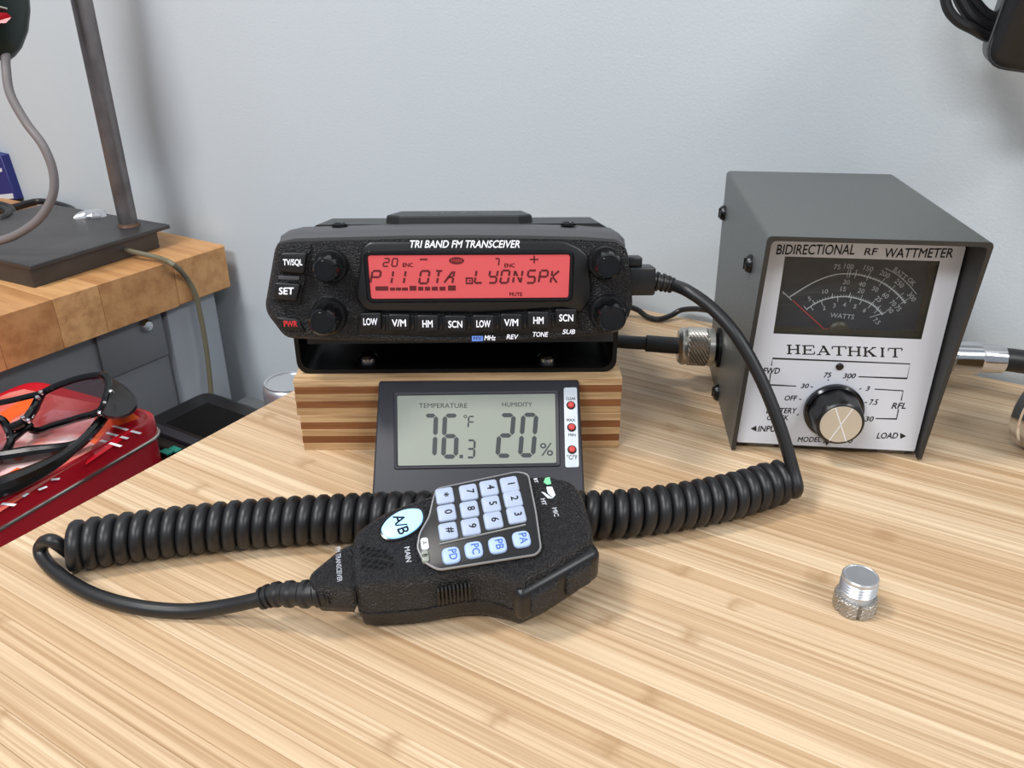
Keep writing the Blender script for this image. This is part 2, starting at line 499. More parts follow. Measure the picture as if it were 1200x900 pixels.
# ---- radio: face plane tilted back, nose up
p = aty(548, 399, 0.287)
TILT = -10.5
RM = FR(p, 1.2, TILT)
radio = thing('radio_transceiver', RM, 'black tri band mobile radio with red lit display', 'radio')
RF = Face(RM, 'front', 0.0)
out = [(333, 398), (311, 369), (308.5, 358), (320, 291), (327, 281), (345, 279), (420, 277), (480, 276), (548, 275.5), (610, 276), (680, 278), (722, 281), (733, 287), (738, 300), (742, 345), (743, 358), (739, 371), (727, 391), (690, 396), (613, 401), (540, 403), (480, 403), (400, 401)]
ou = [RF.uv(*q) for q in out]
ou = round_poly(ou, 3.0, 3)
mb = MB()
rr = []
for ins, d in ((3.2, 0), (1.4, 0.5), (0.3, 1.8), (0, 3.2), (0, 15), (1.5, 19), (6, 24)):
    rr.append([Vector((u, d, v)) for u, v in offset_poly(ou, ins)])
mb.rings(rr)
fp = mb.build('faceplate', 'black_texture', radio, sharp=50)
# smooth rim framing the face, along the top
rim = MB()
tp = [(327, 279), (345, 275), (420, 273), (480, 271.5), (548, 271), (610, 271.5), (680, 273), (722, 276), (733, 283)]
a = [RF.uv(*q) for q in tp]
rim.rings([[Vector((u, 0.6, v - 2.6)), Vector((u, 0.4, v - 1.4)), Vector((u, 3.2, v + 0.5)), Vector((u, 17, v + 1.4)), Vector((u, 17, v - 2.4))] for u, v in a])
rim.build('top_rim', 'frame_grey', radio, sharp=60)
# body behind the face
bl = RF.uv(350, 399)[0] - 1; br = RF.uv(722, 391)[0] + 2
topz = a[4][1] - 2.2
mb = MB()
xl, xr = RF.uv(342, 272)[0] - 1.5, RF.uv(723, 272)[0] + 2.5
sec = [(xl, -5.0), (xl, topz - 0.6), (xl + 7, topz + 3.4), (xr - 7, topz + 3.4), (xr, topz - 0.6), (xr, -5.0)]
mb.rings([[Vector((u, 18, v)) for u, v in sec], [Vector((u, 50, v)) for u, v in sec]])
body = mb.build('body', 'body_black', radio)
mb = MB()
for k in range(14):
    x = xl + 6 + k * (xr - xl - 14) / 13
    mb.box(x, x + 2.2, 51, 150, 8, topz - 7)
mb.box(xl + 3, xr - 3, 50, 150, 6, topz - 12)
mb.build('heat_sink', 'black_metal', radio)
# raised label block on the top cover
zt = topz + 3.3
cxm = (RF.uv(470, 260)[0] + RF.uv(600, 260)[0]) / 2
hx = [(cxm - 23, 19.5), (cxm + 23, 19.5), (cxm + 28, 24), (cxm + 25, 46), (cxm - 25, 46), (cxm - 28, 24)]
mb = MB()
o1 = offset_poly(hx, -1.2)
mb.rings([[Vector((u, v, zt - 4.5)) for u, v in o1], [Vector((u, v, zt + 2.6)) for u, v in offset_poly(hx, -0.5)], [Vector((u, v, zt + 3.2)) for u, v in hx]])
lab = mb.build('badge_block', 'body_black', radio, sharp=20)
BF = Face(RM, 'top', zt + 3.2)
BF.text('AnyTone', lab, 'grey_print', center=(cxm, 33), size=13, off=0.08, shear=0.35, bold=0.03, maxw=36)
for q in ((398, 264), (666, 263)):
    p = pxl(RM, *q, 2, topz + 3.4)
    MB().lathe([(3.0, -0.4), (3.0, 0.5), (2.3, 0.9), (2.0, 0.4), (0, 0.4)], (p.x, p.y, topz + 3.4), (0, 0, 1), 20).build('screw', 'dark_screw', radio)
# display bezel
bz = [(424, 291), (432, 283), (662, 282), (678, 289), (690, 300), (692, 352), (680, 366), (660, 360), (560, 366), (430, 364), (418, 350)]
mb = MB(); RF.slab(mb, round_poly([RF.uv(*q) for q in bz], 2, 3), -2, 1.5, 0.8)
bez = mb.build('display_bezel', 'black_plastic', radio, sharp=50)
scr = round_poly([RF.uv(*q, 1.7) for q in ((431, 299.5), (435, 350), (666, 348.5), (668, 298.5))], 1.0, 3)
mb = MB(); RF.slab(mb, scr, 1.2, 1.75)
lcd = mb.build('display', 'red_lcd', radio, smooth=False)
tag(lcd, 'glowing red liquid crystal display')
# frame around the screen
mb = MB(); lo_ = offset_poly(scr, -1.8); li = offset_poly(scr, 0.05)
mb.rings([[RF.pt(u, v, 1.3) for u, v in lo_], [RF.pt(u, v, 2.1) for u, v in offset_poly(scr, -1.2)], [RF.pt(u, v, 2.1) for u, v in offset_poly(scr, -0.3)], [RF.pt(u, v, 1.4) for u, v in li]], closed=True)
mb.build('display_frame', 'black_gloss', radio)
# fourteen-segment characters
CH = {'P': [((0, 0), (0, 1)), ((0, 1), (1, 1)), ((1, 1), (1, .5)), ((1, .5), (0, .5))], '1': [((1, 0), (1, .46)), ((1, .54), (1, 1))],
      'O': [((0, 0), (0, .47)), ((0, .53), (0, 1)), ((0, 1), (1, 1)), ((1, 1), (1, .53)), ((1, .47), (1, 0)), ((1, 0), (0, 0))],
      'T': [((.1, 1), (.9, 1)), ((.5, 1), (.5, .54)), ((.5, .46), (.5, 0))],
      'A': [((0, 0), (.85, 1)), ((1, 1), (1, .53)), ((1, .47), (1, 0)), ((.35, .5), (1, .5))],
      'L': [((0, 1), (0, .53)), ((0, .47), (0, 0)), ((0, 0), (1, 0))],
      'Y': [((0, 1), (0, .53)), ((0, .5), (1, .5)), ((1, 1), (1, .53)), ((1, .47), (1, 0)), ((1, 0), (.1, 0))],
      'N': [((0, 0), (0, .47)), ((0, .53), (0, 1)), ((.05, .95), (.48, .52)), ((.52, .48), (.95, .05)), ((1, 0), (1, .47)), ((1, .53), (1, 1))],
      'S': [((1, 1), (0, 1)), ((0, 1), (0, .5)), ((0, .5), (1, .5)), ((1, .5), (1, 0)), ((1, 0), (0, 0))],
      'K': [((0, 0), (0, .47)), ((0, .53), (0, 1)), ((.1, .5), (.9, 1)), ((.1, .5), (.9, 0))],
      '2': [((0, 1), (1, 1)), ((1, 1), (1, .5)), ((1, .5), (0, .5)), ((0, .5), (0, 0)), ((0, 0), (1, 0))],
      '0': [((0, 0), (0, 1)), ((0, 1), (1, 1)), ((1, 1), (1, 0)), ((1, 0), (0, 0))], '7': [((0, 1), (1, 1)), ((1, 1), (1, 0))]}
def shrink(a, b, k=0.06):
    return [(a[0] + (b[0] - a[0]) * k, a[1] + (b[1] - a[1]) * k), (b[0] + (a[0] - b[0]) * k, b[1] + (a[1] - b[1]) * k)]
mb = MB()
def seg_char(ch, x0, yb, w, h, wd, slant=2.5):
    for a, b in CH[ch]:
        s_ = [(x0 + q[0] * w + q[1] * slant, yb - q[1] * h) for q in shrink(a, b)]
        RF.pribbon(mb, s_, wd, 1.85)
for ch, x in zip('P11OTA', (434, 448.5, 463, 491, 507, 520)):
    seg_char(ch, x, 332, 10, 14.5, 0.75)
for ch, x in zip('LYONSPK', (556, 572, 586, 601, 617, 631, 645)):
    seg_char(ch, x, 331.5, 9, 14.5, 0.75)
for x in (449, 459): seg_char('2' if x == 449 else '0', x, 312, 6, 9, 0.5, 1.2)
seg_char('7', 579, 311.5, 5, 8.5, 0.5, 1.2)
RF.pribbon(mb, [(492, 304), (501, 304)], 0.6, 1.85)
RF.pribbon(mb, [(621, 304), (631, 304)], 0.55, 1.85); RF.pribbon(mb, [(626, 299.5), (626, 308.5)], 0.55, 1.85)
RF.poly(mb, [RF.uv(q[0], q[1], 1.85) for q in [(535 + 9 * math.cos(t * math.pi / 8), 305.5 - 4.3 * math.sin(t * math.pi / 8)) for t in range(16)]], 1.85)
for x0, x1, t in ((440, 455, 335.5), (457, 463, 337), (464, 470, 337), (471, 478, 337), (480, 488, 335), (490, 496, 336), (498, 504, 336), (506, 513, 336), (515, 522, 336), (525, 534, 334.5)):
    RF.poly(mb, [RF.uv(q[0], q[1], 1.85) for q in ((x0, t), (x1, t), (x1, 340.5), (x0, 340.5))], 1.85)
RF.pribbon(mb, [(546.5, 326), (553.5, 326), (553.5, 332), (546.5, 332)], 0.55, 1.85, True); RF.pribbon(mb, [(549.5, 329), (551.5, 329)], 0.6, 1.85)
mb.build('display_characters', 'red_lcd_print', lcd, smooth=False)
for s_, bx in (('ENC', (472, 308, 484, 313)), ('ENC', (591, 308.5, 603.5, 313.5)), ('MUTE', (597, 342.5, 612, 347))):
    RF.text(s_, lcd, 'red_lcd_print', box=bx, off=1.86, bold=0.02)
RF.text('MAIN', lcd, 'red_lcd', box=(529, 303.3, 541, 307.5), off=1.92, bold=0.01)
RF.text('TRI BAND FM TRANSCEIVER', bez, 'backlit_print', box=(480.5, 281.5, 609, 290.5), off=1.7, bold=0.015, shear=0.25)
# function keys with words
def key(px, body, wpx, hpx, face, parent, m, tm, raise0, raise1, bold=0.02, txt_w=0.78, shear=0.0, r=0.9, pts=None, th_=None):
    x, y = px
    q = [face.uv(*c, raise1) for c in (pts or ((x - wpx / 2, y - hpx / 2), (x - wpx / 2, y + hpx / 2), (x + wpx / 2, y + hpx / 2), (x + wpx / 2, y - hpx / 2)))]
    mb = MB(); face.slab(mb, round_poly(q, r, 3), raise0, raise1, 0.45)
    ko = mb.build('key', m, parent, sharp=50)
    tw = wpx * txt_w / 2; hh = th_ or 4.0
    face.text(body, ko, tm, box=(x - tw, y - hh, x + tw, y + hh), off=raise1 + 0.06, bold=bold, shear=shear)
    return ko
kr = [(434, 377, 'LOW'), (467.5, 378.5, 'V/M'), (501, 379.5, 'HM'), (533.5, 380, 'SCN'), (566.5, 379.5, 'LOW'), (599, 378, 'V/M'), (631, 375.5, 'HM'), (663.5, 372.5, 'SCN')]
ks = [(420, 367), (420, 389), (440, 391), (500, 394), (533, 394.5), (600, 393), (650, 389), (678, 384), (677, 362), (650, 366), (600, 369), (533, 370.5), (440, 368)]
mb = MB(); RF.slab(mb, round_poly([RF.uv(*q) for q in ks], 1.5, 3), -1, 0.5, 0.4)
mb.build('key_strip', 'black_plastic', radio, sharp=50)
for x, yk, s_ in kr:
    key((x, yk), s_, 25, 20.5, RF, radio, 'key_black', 'backlit_print', 0.2, 2.2, bold=0.02, txt_w=0.66 if len(s_) == 3 else 0.48, th_=4.2)
for s_, bx in (('MHz', (567.5, 393, 581, 398.8)), ('REV', (593.5, 392, 607.5, 397.5)), ('TONE', (624.5, 389, 642.5, 394.8)), ('SUB', (659, 386, 674, 391.5))):
    RF.text(s_, radio, 'backlit_print', box=bx, off=0.62, bold=0.02, shear=0.2)
mb = MB(); RF.slab(mb, [RF.uv(*q) for q in ((553, 393.5), (553, 399.5), (566, 399.3), (566, 393.3))], 0.2, 0.6)
wt = mb.build('key_marking', 'blue_print', radio, smooth=False)
RF.text('M/V', wt, 'black_print', box=(555, 394.6, 564, 398.6), off=0.66)
for k, x in enumerate((450.5, 484, 517, 550, 583, 615, 648)):
    mb = MB(); yy = 378.5 - max(0, k - 4) * 1.6
    RF.slab(mb, [RF.uv(*q) for q in ((x - 1.6, yy - 8), (x - 1.6, yy + 8), (x + 1.6, yy + 8), (x + 1.6, yy - 8))], 0.2, 1.2, 0.3)
    mb.build('key_divider', 'black_gloss', radio)
# left column of buttons
mb = MB()
RF.slab(mb, round_poly([RF.uv(*q) for q in ((327, 287), (319, 352), (352, 358), (366, 284))], 1.5, 3), -1, 0.7, 0.5)
mb.build('button_bezel', 'black_texture', radio, sharp=50)
key((343, 308), 'TV/SQL', 34, 22, RF, radio, 'key_black', 'backlit_print', 0.2, 2.4, bold=0.025, txt_w=0.66, th_=4.4, shear=0.1, pts=((329, 296.5), (326, 318), (356, 321), (360, 296)))
key((335.5, 341), 'SET', 32, 22, RF, radio, 'key_black', 'backlit_print', 0.2, 2.4, bold=0.025, txt_w=0.57, th_=4.2, shear=0.1, pts=((322, 331), (320, 350), (347, 353), (352, 333)))
key((340.5, 379.5), 'PWR', 32, 16, RF, radio, 'key_black', 'red_print', -0.5, 1.0, bold=0.03, txt_w=0.5, th_=3.6, pts=((323, 371.5), (333, 387), (358, 388.5), (349, 374)))
mb = MB(); RF.slab(mb, [RF.uv(*q) for q in ((327, 322.5), (326.5, 327), (351, 328), (351.5, 323.5))], 0.2, 0.9, 0.2); mb.build('badge_strip', 'frame_grey', radio)
# four ribbed knobs
def radio_knob(base, tip, r0px):
    c0 = RF.uv(*base); c1 = RF.uv(*tip, 13)
    sc = (Vector(RF.uv(base[0] + r0px, base[1])) - Vector(c0)).length
    root = MB(); ax = Vector((0, -1, 0)); o0 = Vector((c0[0], 0, c0[1]))
    root.lathe([(sc * 1.1, -1), (sc * 1.1, 2.0), (sc * 1.0, 3.0), (0, 3.0)], o0, ax, 40)
    kb = root.build('knob', 'black_plastic', radio, sharp=40)
    m2 = MB(); m2.lathe([(sc * 0.88, 3.0), (sc * 0.86, 10), (sc * 0.80, 12.2), (sc * 0.70, 13), (0, 13)], o0, ax, 48, wob=lambda t, k: (1.0 + 0.035 * (1 if math.sin(9 * t) > 0 else -1)) if k < 2 else 1.0)
    m2.build('grip', 'black_gloss', kb, sharp=30)
    m3 = MB(); m3.lathe([(sc * 0.62, 12.9), (sc * 0.58, 13.25), (0, 13.1)], o0, ax, 32); m3.build('cap', 'black_gloss', kb)
for q in ((389, 311, 18), (386, 370, 19.5), (708, 307, 18), (712, 366, 20)):
    radio_knob(q[:2], None or q[:2], q[2])

# bracket under the radio
bk0, bk1 = atz(350, 437, BH * S), atz(722, 437, BH * S)
KM = FR(((bk0.x + bk1.x) / 2, bk0.y, BH * S), 0.9)
brk = thing('mounting_bracket', KM, 'black U shaped metal bracket holding the radio on the block', 'bracket')
w = (bk1 - bk0).length * 500
prof = [(-w, 34), (-w, 5)] + [(-w + 5 - 5 * math.cos(t * math.pi / 8), 5 - 5 * math.sin(t * math.pi / 8)) for t in range(1, 5)]
prof += [(-x, z_) for x, z_ in reversed(prof)]
inner = [(x * (w - 1.8) / w, z_ * 0.94 + 1.8) for x, z_ in prof]
mb = MB(); loop = prof + [(x, z_) for x, z_ in reversed(inner)]
mb.rings([[Vector((x, 0, z_)) for x, z_ in loop], [Vector((x, 66, z_)) for x, z_ in loop]])
mb.build('u_plate', 'black_metal', brk, sharp=40)
for q in ((432, 424), (641, 424)):
    p = pxl(KM, *q, 2, 1.8)
    sm = MB(); sm.lathe([(5.6, 0), (5.6, 1.0), (0, 1.0)], (p.x, p.y, 1.8), (0, 0, 1), 24)
    ws = sm.build('washer', 'dark_screw', brk)
    sm = MB(); sm.lathe([(4.0, 1.0), (3.9, 2.6), (2.8, 3.6), (0, 3.8)], (p.x, p.y, 1.8), (0, 0, 1), 20)
    sm.build('screw_head', 'chrome', ws)

# ---- thermometer leaning on the block
t0, t1 = aty(445, 446.5, YB - 0.002), aty(678, 443.5, YB - 0.002)
tz = (t0.z + t1.z) / 2
TH_TILT = -50.0
THM0 = FR(((t0.x + t1.x) / 2, (t0.y + t1.y) / 2, tz), 0.9, TH_TILT)
LH = tz / math.cos(R(50.0)) * 1000 - 0.5
W2 = (t1 - t0).length * 500 + 0.3
base = THM0 @ Vector((0, 0, -LH * S))
THM = FR(base, 0.9, TH_TILT)
therm = thing('thermometer', THM, 'dark digital thermometer and humidity meter leaning on the plywood block', 'thermometer')
TF = Face(THM, 'front', 0.0)
mb = MB(); mb.box(-W2, W2, 0, 11, 4, LH, 1.0, 3)
tbod = mb.build('case', 'charcoal_plastic', therm)
ft = THM.inverted().to_3x3() @ Vector((0, 0, -1))
mb = MB(); mb.box(-W2 + 1, W2 - 1, 0.5, 9, 0.4, 4.2, 0.4); mb.build('base_edge', 'charcoal_plastic', therm)
lcdq = [TF.uv(*q) for q in ((465.5, 464), (466.5, 546), (652, 542.5), (650.5, 461.5))]
mb = MB(); TF.slab(mb, round_poly(lcdq, 0.6, 2), -0.5, 0.12); tl = mb.build('display', 'grey_lcd', therm, smooth=False)
mb = MB(); oq = round_poly(offset_poly(lcdq, -1.6), 1, 3); n_ = len(oq)
iq = round_poly(offset_poly(lcdq, 0.0), 0.6, 3)
mb.rings([[TF.pt(*q, -0.1) for q in oq], [TF.pt(*q, 0.55) for q in offset_poly(oq, 0.35)], [TF.pt(*q, 0.55) for q in offset_poly(oq, 1.0)], [TF.pt(*q, 0.0) for q in iq]], closed=True)
mb.build('display_frame', 'charcoal_plastic', therm, sharp=60)
SEG = {'a': ((0, 1), (1, 1)), 'b': ((1, 1), (1, .5)), 'c': ((1, .5), (1, 0)), 'd': ((0, 0), (1, 0)), 'e': ((0, .5), (0, 0)), 'f': ((0, 1), (0, .5)), 'g': ((0, .5), (1, .5))}
DG = {'7': 'abc', '6': 'acdefg', '3': 'abcdg', '2': 'abdeg', '0': 'abcdef', 'F': 'aefg'}
mb = MB()
def digit7(ch, x0, y0, x1, y1, wd, slant, ins=None):
    """seven-segment digit in pixels, box of the segment centre lines"""
    for s_ in DG[ch]:
        a, b = SEG[s_]
        P = [(x0 + q[0] * (x1 - x0) + slant * q[1], y1 - q[1] * (y1 - y0)) for q in (a, b)]
        A, B = Vector(TF.uv(*P[0], 0.2)), Vector(TF.uv(*P[1], 0.2))
        t = (B - A).normalized(); n = Vector((-t.y, t.x)); g = wd * 0.12; hw = wd / 2
        A2, B2 = A + t * g, B - t * g
        TF.poly(mb, [A2 - t * 0 , A2 + t * hw + n * hw, B2 - t * hw + n * hw, B2, B2 - t * hw - n * hw, A2 + t * hw - n * hw], 0.2)
digit7('7', 496, 487, 509, 534.5, 1.75, 2)
digit7('6', 519.5, 487, 534, 535, 1.75, 2)
digit7('3', 547.5, 516, 555.5, 536, 0.85, 0.8)
digit7('F', 548.5, 488, 555, 501, 0.6, 0.8)
digit7('2', 583, 486.5, 598, 534, 1.75, 4)
digit7('0', 609.5, 486, 624.5, 533.5, 1.75, 4)
TF.poly(mb, [TF.uv(q[0], q[1], 0.2) for q in ((538.5, 533), (542.5, 533), (542.5, 537), (538.5, 537))], 0.2)
TF.pribbon(mb, [(545.2 + 1.6 * math.cos(t * 0.785), 488 + 1.6 * math.sin(t * 0.785)) for t in range(8)], 0.3, 0.2, True)
mb.build('display_digits', 'lcd_print', tl, smooth=False)
TF.text('%', tl, 'lcd_print', box=(633, 519, 648, 534), off=0.2)
TF.text('TEMPERATURE', tl, 'lcd_print', box=(491, 472.5, 547.5, 478), off=0.2, bold=0.0)
TF.text('HUMIDITY', tl, 'lcd_print', box=(588.5, 471.5, 623.5, 476.5), off=0.2)
st = [TF.uv(*q) for q in ((660.5, 454.5), (662.5, 548), (678.5, 547.5), (676, 454))]
mb = MB(); TF.slab(mb, round_poly(st, 0.9, 4), -0.2, 0.25, 0.12); strip = mb.build('button_strip', 'silver_strip', therm)
for q in ((669, 475), (669.8, 501), (670.3, 527)):
    u, v = TF.uv(*q, 0.3)
    mb = MB(); mb.lathe([(1.75, 0), (1.75, 0.35), (1.35, 0.35)], (u, -0.2, v), (0, -1, 0), 24); ring = mb.build('button_ring', 'black_plastic', therm)
    mb = MB(); mb.lathe([(1.3, 0.1), (1.3, 0.8), (1.0, 1.1), (0, 1.2)], (u, -0.2, v), (0, -1, 0), 24); mb.build('button', 'red_button', ring)
for s_, bx in (('CLEAR', (663, 465.5, 674.5, 468.7)), ('MAX', (664, 490.5, 674, 494)), ('MIN', (666, 508, 674.5, 511.2)), ('°C/°F', (664.5, 533, 676.5, 538.5))):
    TF.text(s_, strip, 'black_print', box=bx, off=0.32, bold=0.01)

# ================================================================== WATTMETER
MO = atz(865, 519, 0.003)
MM = FR(MO, -6.0)
meter = thing('wattmeter', MM, 'grey cased bidirectional wattmeter with white front panel and dial', 'wattmeter')
MF = Face(MM, 'front', 0.0)
PW, PH = 71.5, 87.6
# wrap-around cover: trapezoid side view, open at the front
def side(xx, y0, y1):  # profile in y,z of a side wall
    return None
xa, xb, zc = -3.0, PW + 2.6, 93.6
def cover_ring(dx, dz, fr):   # fr: 0 front edge, 1 back edge
    def yz(zz): return (-15.0 + (zc - zz) * 0.135) if fr == 0 else (97.0 - (zc - zz) * 0.13)
    r_ = 1.6
    pts = [(xa + dx, -2.0), (xa + dx, zc - dz - r_), (xa + dx + r_ * 0.3, zc - dz - r_ * 0.3), (xa + dx + r_, zc - dz), (xb - dx - r_, zc - dz), (xb - dx - r_ * 0.3, zc - dz - r_ * 0.3), (xb - dx, zc - dz - r_), (xb - dx, -2.0)]
    return [Vector((x, yz(z_), z_)) for x, z_ in pts]
mb = MB()
o0, i0, o1_, i1 = cover_ring(0, 0, 0), cover_ring(1.4, 1.4, 0), cover_ring(0, 0, 1), cover_ring(1.4, 1.4, 1)
mb.rings([o0 + i0[::-1], o1_ + i1[::-1]])
mb.build('cover', 'hammer_grey', meter, sharp=50)
# thin dark layer added over the cover's inner walls and front edge
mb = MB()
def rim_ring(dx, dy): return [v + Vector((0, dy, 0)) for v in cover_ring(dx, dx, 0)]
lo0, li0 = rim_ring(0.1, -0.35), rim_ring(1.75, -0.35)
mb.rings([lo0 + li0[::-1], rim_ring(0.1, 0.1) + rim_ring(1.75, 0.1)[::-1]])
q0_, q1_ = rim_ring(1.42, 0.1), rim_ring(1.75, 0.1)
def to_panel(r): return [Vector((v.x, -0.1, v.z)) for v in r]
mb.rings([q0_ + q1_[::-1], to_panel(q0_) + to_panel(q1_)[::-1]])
mb.build('cover_dark_layer', 'edge_dark', meter, sharp=50)
mb = MB(); mb.rings([[Vector((xa + 1.6, 81, 0)), Vector((xb - 1.6, 81, 0)), Vector((xb - 1.6, 93, 91)), Vector((xa + 1.6, 93, 91))], [Vector((xa + 1.6, 82.6, 0)), Vector((xb - 1.6, 82.6, 0)), Vector((xb - 1.6, 94.6, 91.2)), Vector((xa + 1.6, 94.6, 91.2))]])
mb.box(xa + 1.6, xb - 1.6, 1, 81, -0.6, 0.6)
mb.build('chassis', 'hammer_grey', meter)
# front panel with a window opening
win = [MF.uv(*q) for q in ((919.5, 300.5), (906.5, 391.5), (1081.5, 397), (1100, 306))]
wx0 = (win[0][0] + win[1][0]) / 2; wx1 = (win[2][0] + win[3][0]) / 2; wz1 = (win[0][1] + win[3][1]) / 2; wz0 = (win[1][1] + win[2][1]) / 2
mb = MB()
outer = round_poly([(-0.6, 0.4), (PW, 0.4), (PW, PH), (-0.6, PH)], 0.8, 2)
def rect_loop(x0, x1, z0, z1, n):   # n points like outer, starting at matching corners
    c = [(x0, z0), (x1, z0), (x1, z1), (x0, z1)]
    return [c[i // 3] for i in range(n)]
inn = rect_loop(wx0, wx1, wz0, wz1, len(outer))
for a_, b_, yv in ((outer, inn, 0.0), (outer, inn, 1.2)):
    va = [mb.bm.verts.new((u, yv, v)) for u, v in a_]; vb = [mb.bm.verts.new((u, yv, v)) for u, v in b_]
    for i in range(len(va)):
        j = (i + 1) % len(va)
        if (vb[i].co - vb[j].co).length < 1e-6: mb.bm.faces.new((va[i], va[j], vb[i]))
        else: mb.bm.faces.new((va[i], va[j], vb[j], vb[i]))
    if yv == 0.0: keep = (va, )
    else:
        for i in range(len(va)): mb.bm.faces.new((keep[0][i], keep[0][(i + 1) % len(va)], va[(i + 1) % len(va)], va[i]))
panel = mb.build('front_panel', 'panel_white', meter, smooth=False)
# meter movement behind the window
DD = 8.0
mb = MB(); mb.box(wx0 - 0.5, wx1 + 0.5, DD, DD + 1, wz0 - 0.5, wz1 + 0.5); dial = mb.build('dial', 'dial_black', meter, smooth=False)
mb = MB()
for x0, x1, z0, z1 in ((wx0 - 1.2, wx0, wz0 - 1.2, wz1 + 1.2), (wx1, wx1 + 1.2, wz0 - 1.2, wz1 + 1.2), (wx0, wx1, wz0 - 1.2, wz0), (wx0, wx1, wz1, wz1 + 1.2)):
    mb.box(x0, x1, 0.2, DD + 1, z0, z1)
mb.build('dial_housing', 'dial_wall', meter, smooth=False)
mb = MB(); mb.box(wx0 + 0.02, wx1 - 0.02, 0.7, 1.3, wz0 + 0.02, wz1 - 0.02); mb.build('dial_window', 'dial_glass', meter, smooth=False)
DF = Face(MM, 'front', DD)
def mc(cx, cy): return (900 + cx / 6.0, 295 + cy / 6.0)
mb = MB()
A1 = spline([Vector(mc(*q)) for q in ((152, 318), (290, 232), (400, 182), (480, 160), (560, 155), (640, 162), (720, 183), (800, 215), (870, 262), (925, 312), (965, 360))], 5)
A2 = spline([Vector(mc(*q)) for q in ((270, 405), (340, 360), (430, 327), (530, 315), (610, 325), (690, 350), (750, 385), (805, 440))], 5)
DF.pribbon(mb, A1, 0.42); DF.pribbon(mb, A2, 0.42)
DF.pribbon(mb, spline([Vector(mc(*q)) for q in ((825, 115), (910, 162), (985, 228), (1045, 298))], 4), 0.28)
DF.pribbon(mb, [mc(110, 285), mc(165, 340)], 0.28)
def ticks(arc, fr, l0, l1, wd=0.22):
    P = [Vector(DF.uv(*q, 0.06)) for q in arc]; n = len(P) - 1
    for f_ in fr:
        x = f_ * n; i = min(n - 1, int(x)); q = P[i].lerp(P[i + 1], x - i); t = (P[i + 1] - P[i]).normalized(); nn = Vector((-t.y, t.x))
        DF.ribbon(mb, [q + nn * l0, q + nn * l1], wd)
ticks(A1, [0.40 + 0.025 * k for k in range(25)], -0.5, 0.7, 0.18)
ticks(A1, [0.47, 0.40, 0.42, 0.58, 0.7, 0.8, 0.9, 0.98], -1.6, 1.9)
ticks(A2, [0.1 + 0.03 * k for k in range(31)], -0.2, 0.8, 0.16)
ticks(A2, [0.0, 0.12, 0.32, 0.5, 0.64, 0.8, 0.9, 1.0], -0.4, 1.8)
ticks(A2, [0.06, 0.2, 0.37, 0.53, 0.66, 0.8, 0.92], -2.0, 0.2)
DF.pribbon(mb, [mc(715, 462), mc(830, 425)], 0.25)
mb.build('dial_scale', 'white_print', dial, smooth=False)
for s_, cx, cy, rt, hh in (('75', 487, 107, 0, 2.0), ('100', 570, 103, -3, 2.0), ('150', 707, 118, -12, 2.0), ('200', 822, 158, -24, 2.0), ('250', 925, 222, -38, 2.0), ('300', 1012, 318, -48, 2.0),
                       ('30', 552, 213, -3, 1.9), ('40', 662, 228, -10, 1.9), ('50', 755, 262, -22, 1.9), ('60', 827, 308, -35, 1.9), ('70', 880, 362, -42, 1.9), ('75', 915, 397, -48, 1.9),
                       ('5', 292, 330, 25, 1.9), ('10', 403, 280, 8, 1.9), ('15', 530, 262, 0, 1.9), ('20', 655, 275, -12, 1.9), ('25', 778, 332, -32, 1.9), ('30', 860, 412, -40, 1.9),
                       ('2', 395, 395, 12, 1.8), ('3', 467, 378, 4, 1.8), ('4', 538, 372, 0, 1.8), ('5', 612, 385, -8, 1.8), ('6', 680, 412, -22, 1.8), ('7.5', 765, 488, -40, 1.8), ('1', 108, 290, 30, 1.6), ('WATTS', 522, 452, -3, 2.0),
                       ('B', 898, 126, -24, 1.8), ('A', 920, 143, -28, 1.8), ('T', 942, 160, -32, 1.8), ('T', 963, 177, -36, 1.8), ('O', 1000, 200, -40, 1.8), ('K', 1022, 222, -44, 1.8)):
    DF.text(s_, dial, 'white_print', center=DF.uv(*mc(cx, cy), 0.1), size=hh, off=0.1, rot=rt, bold=0.012)
mb = MB(); DF.pribbon(mb, [mc(172, 340), mc(402, 550)], 0.42, 1.4); DF.pribbon(mb, [mc(402, 550), mc(450, 532)], 0.5, 1.4); mb.build('needle', 'needle_red', meter, smooth=False)
u, v = DF.uv(*mc(490, 556), 0.5)
mb = MB(); mb.lathe([(4.2, 0), (4.2, 1.4), (3.2, 2.2), (0, 2.4)], (u, DD, v), (0, -1, 0), 32); mb.build('pivot_cover', 'dial_wall', meter)
mb = MB(); mb.lathe([(0.7, 2.2), (0.6, 2.9), (0, 3.0)], (u, DD, v), (0, -1, 0), 16); mb.build('pivot_screw', 'brass', meter)
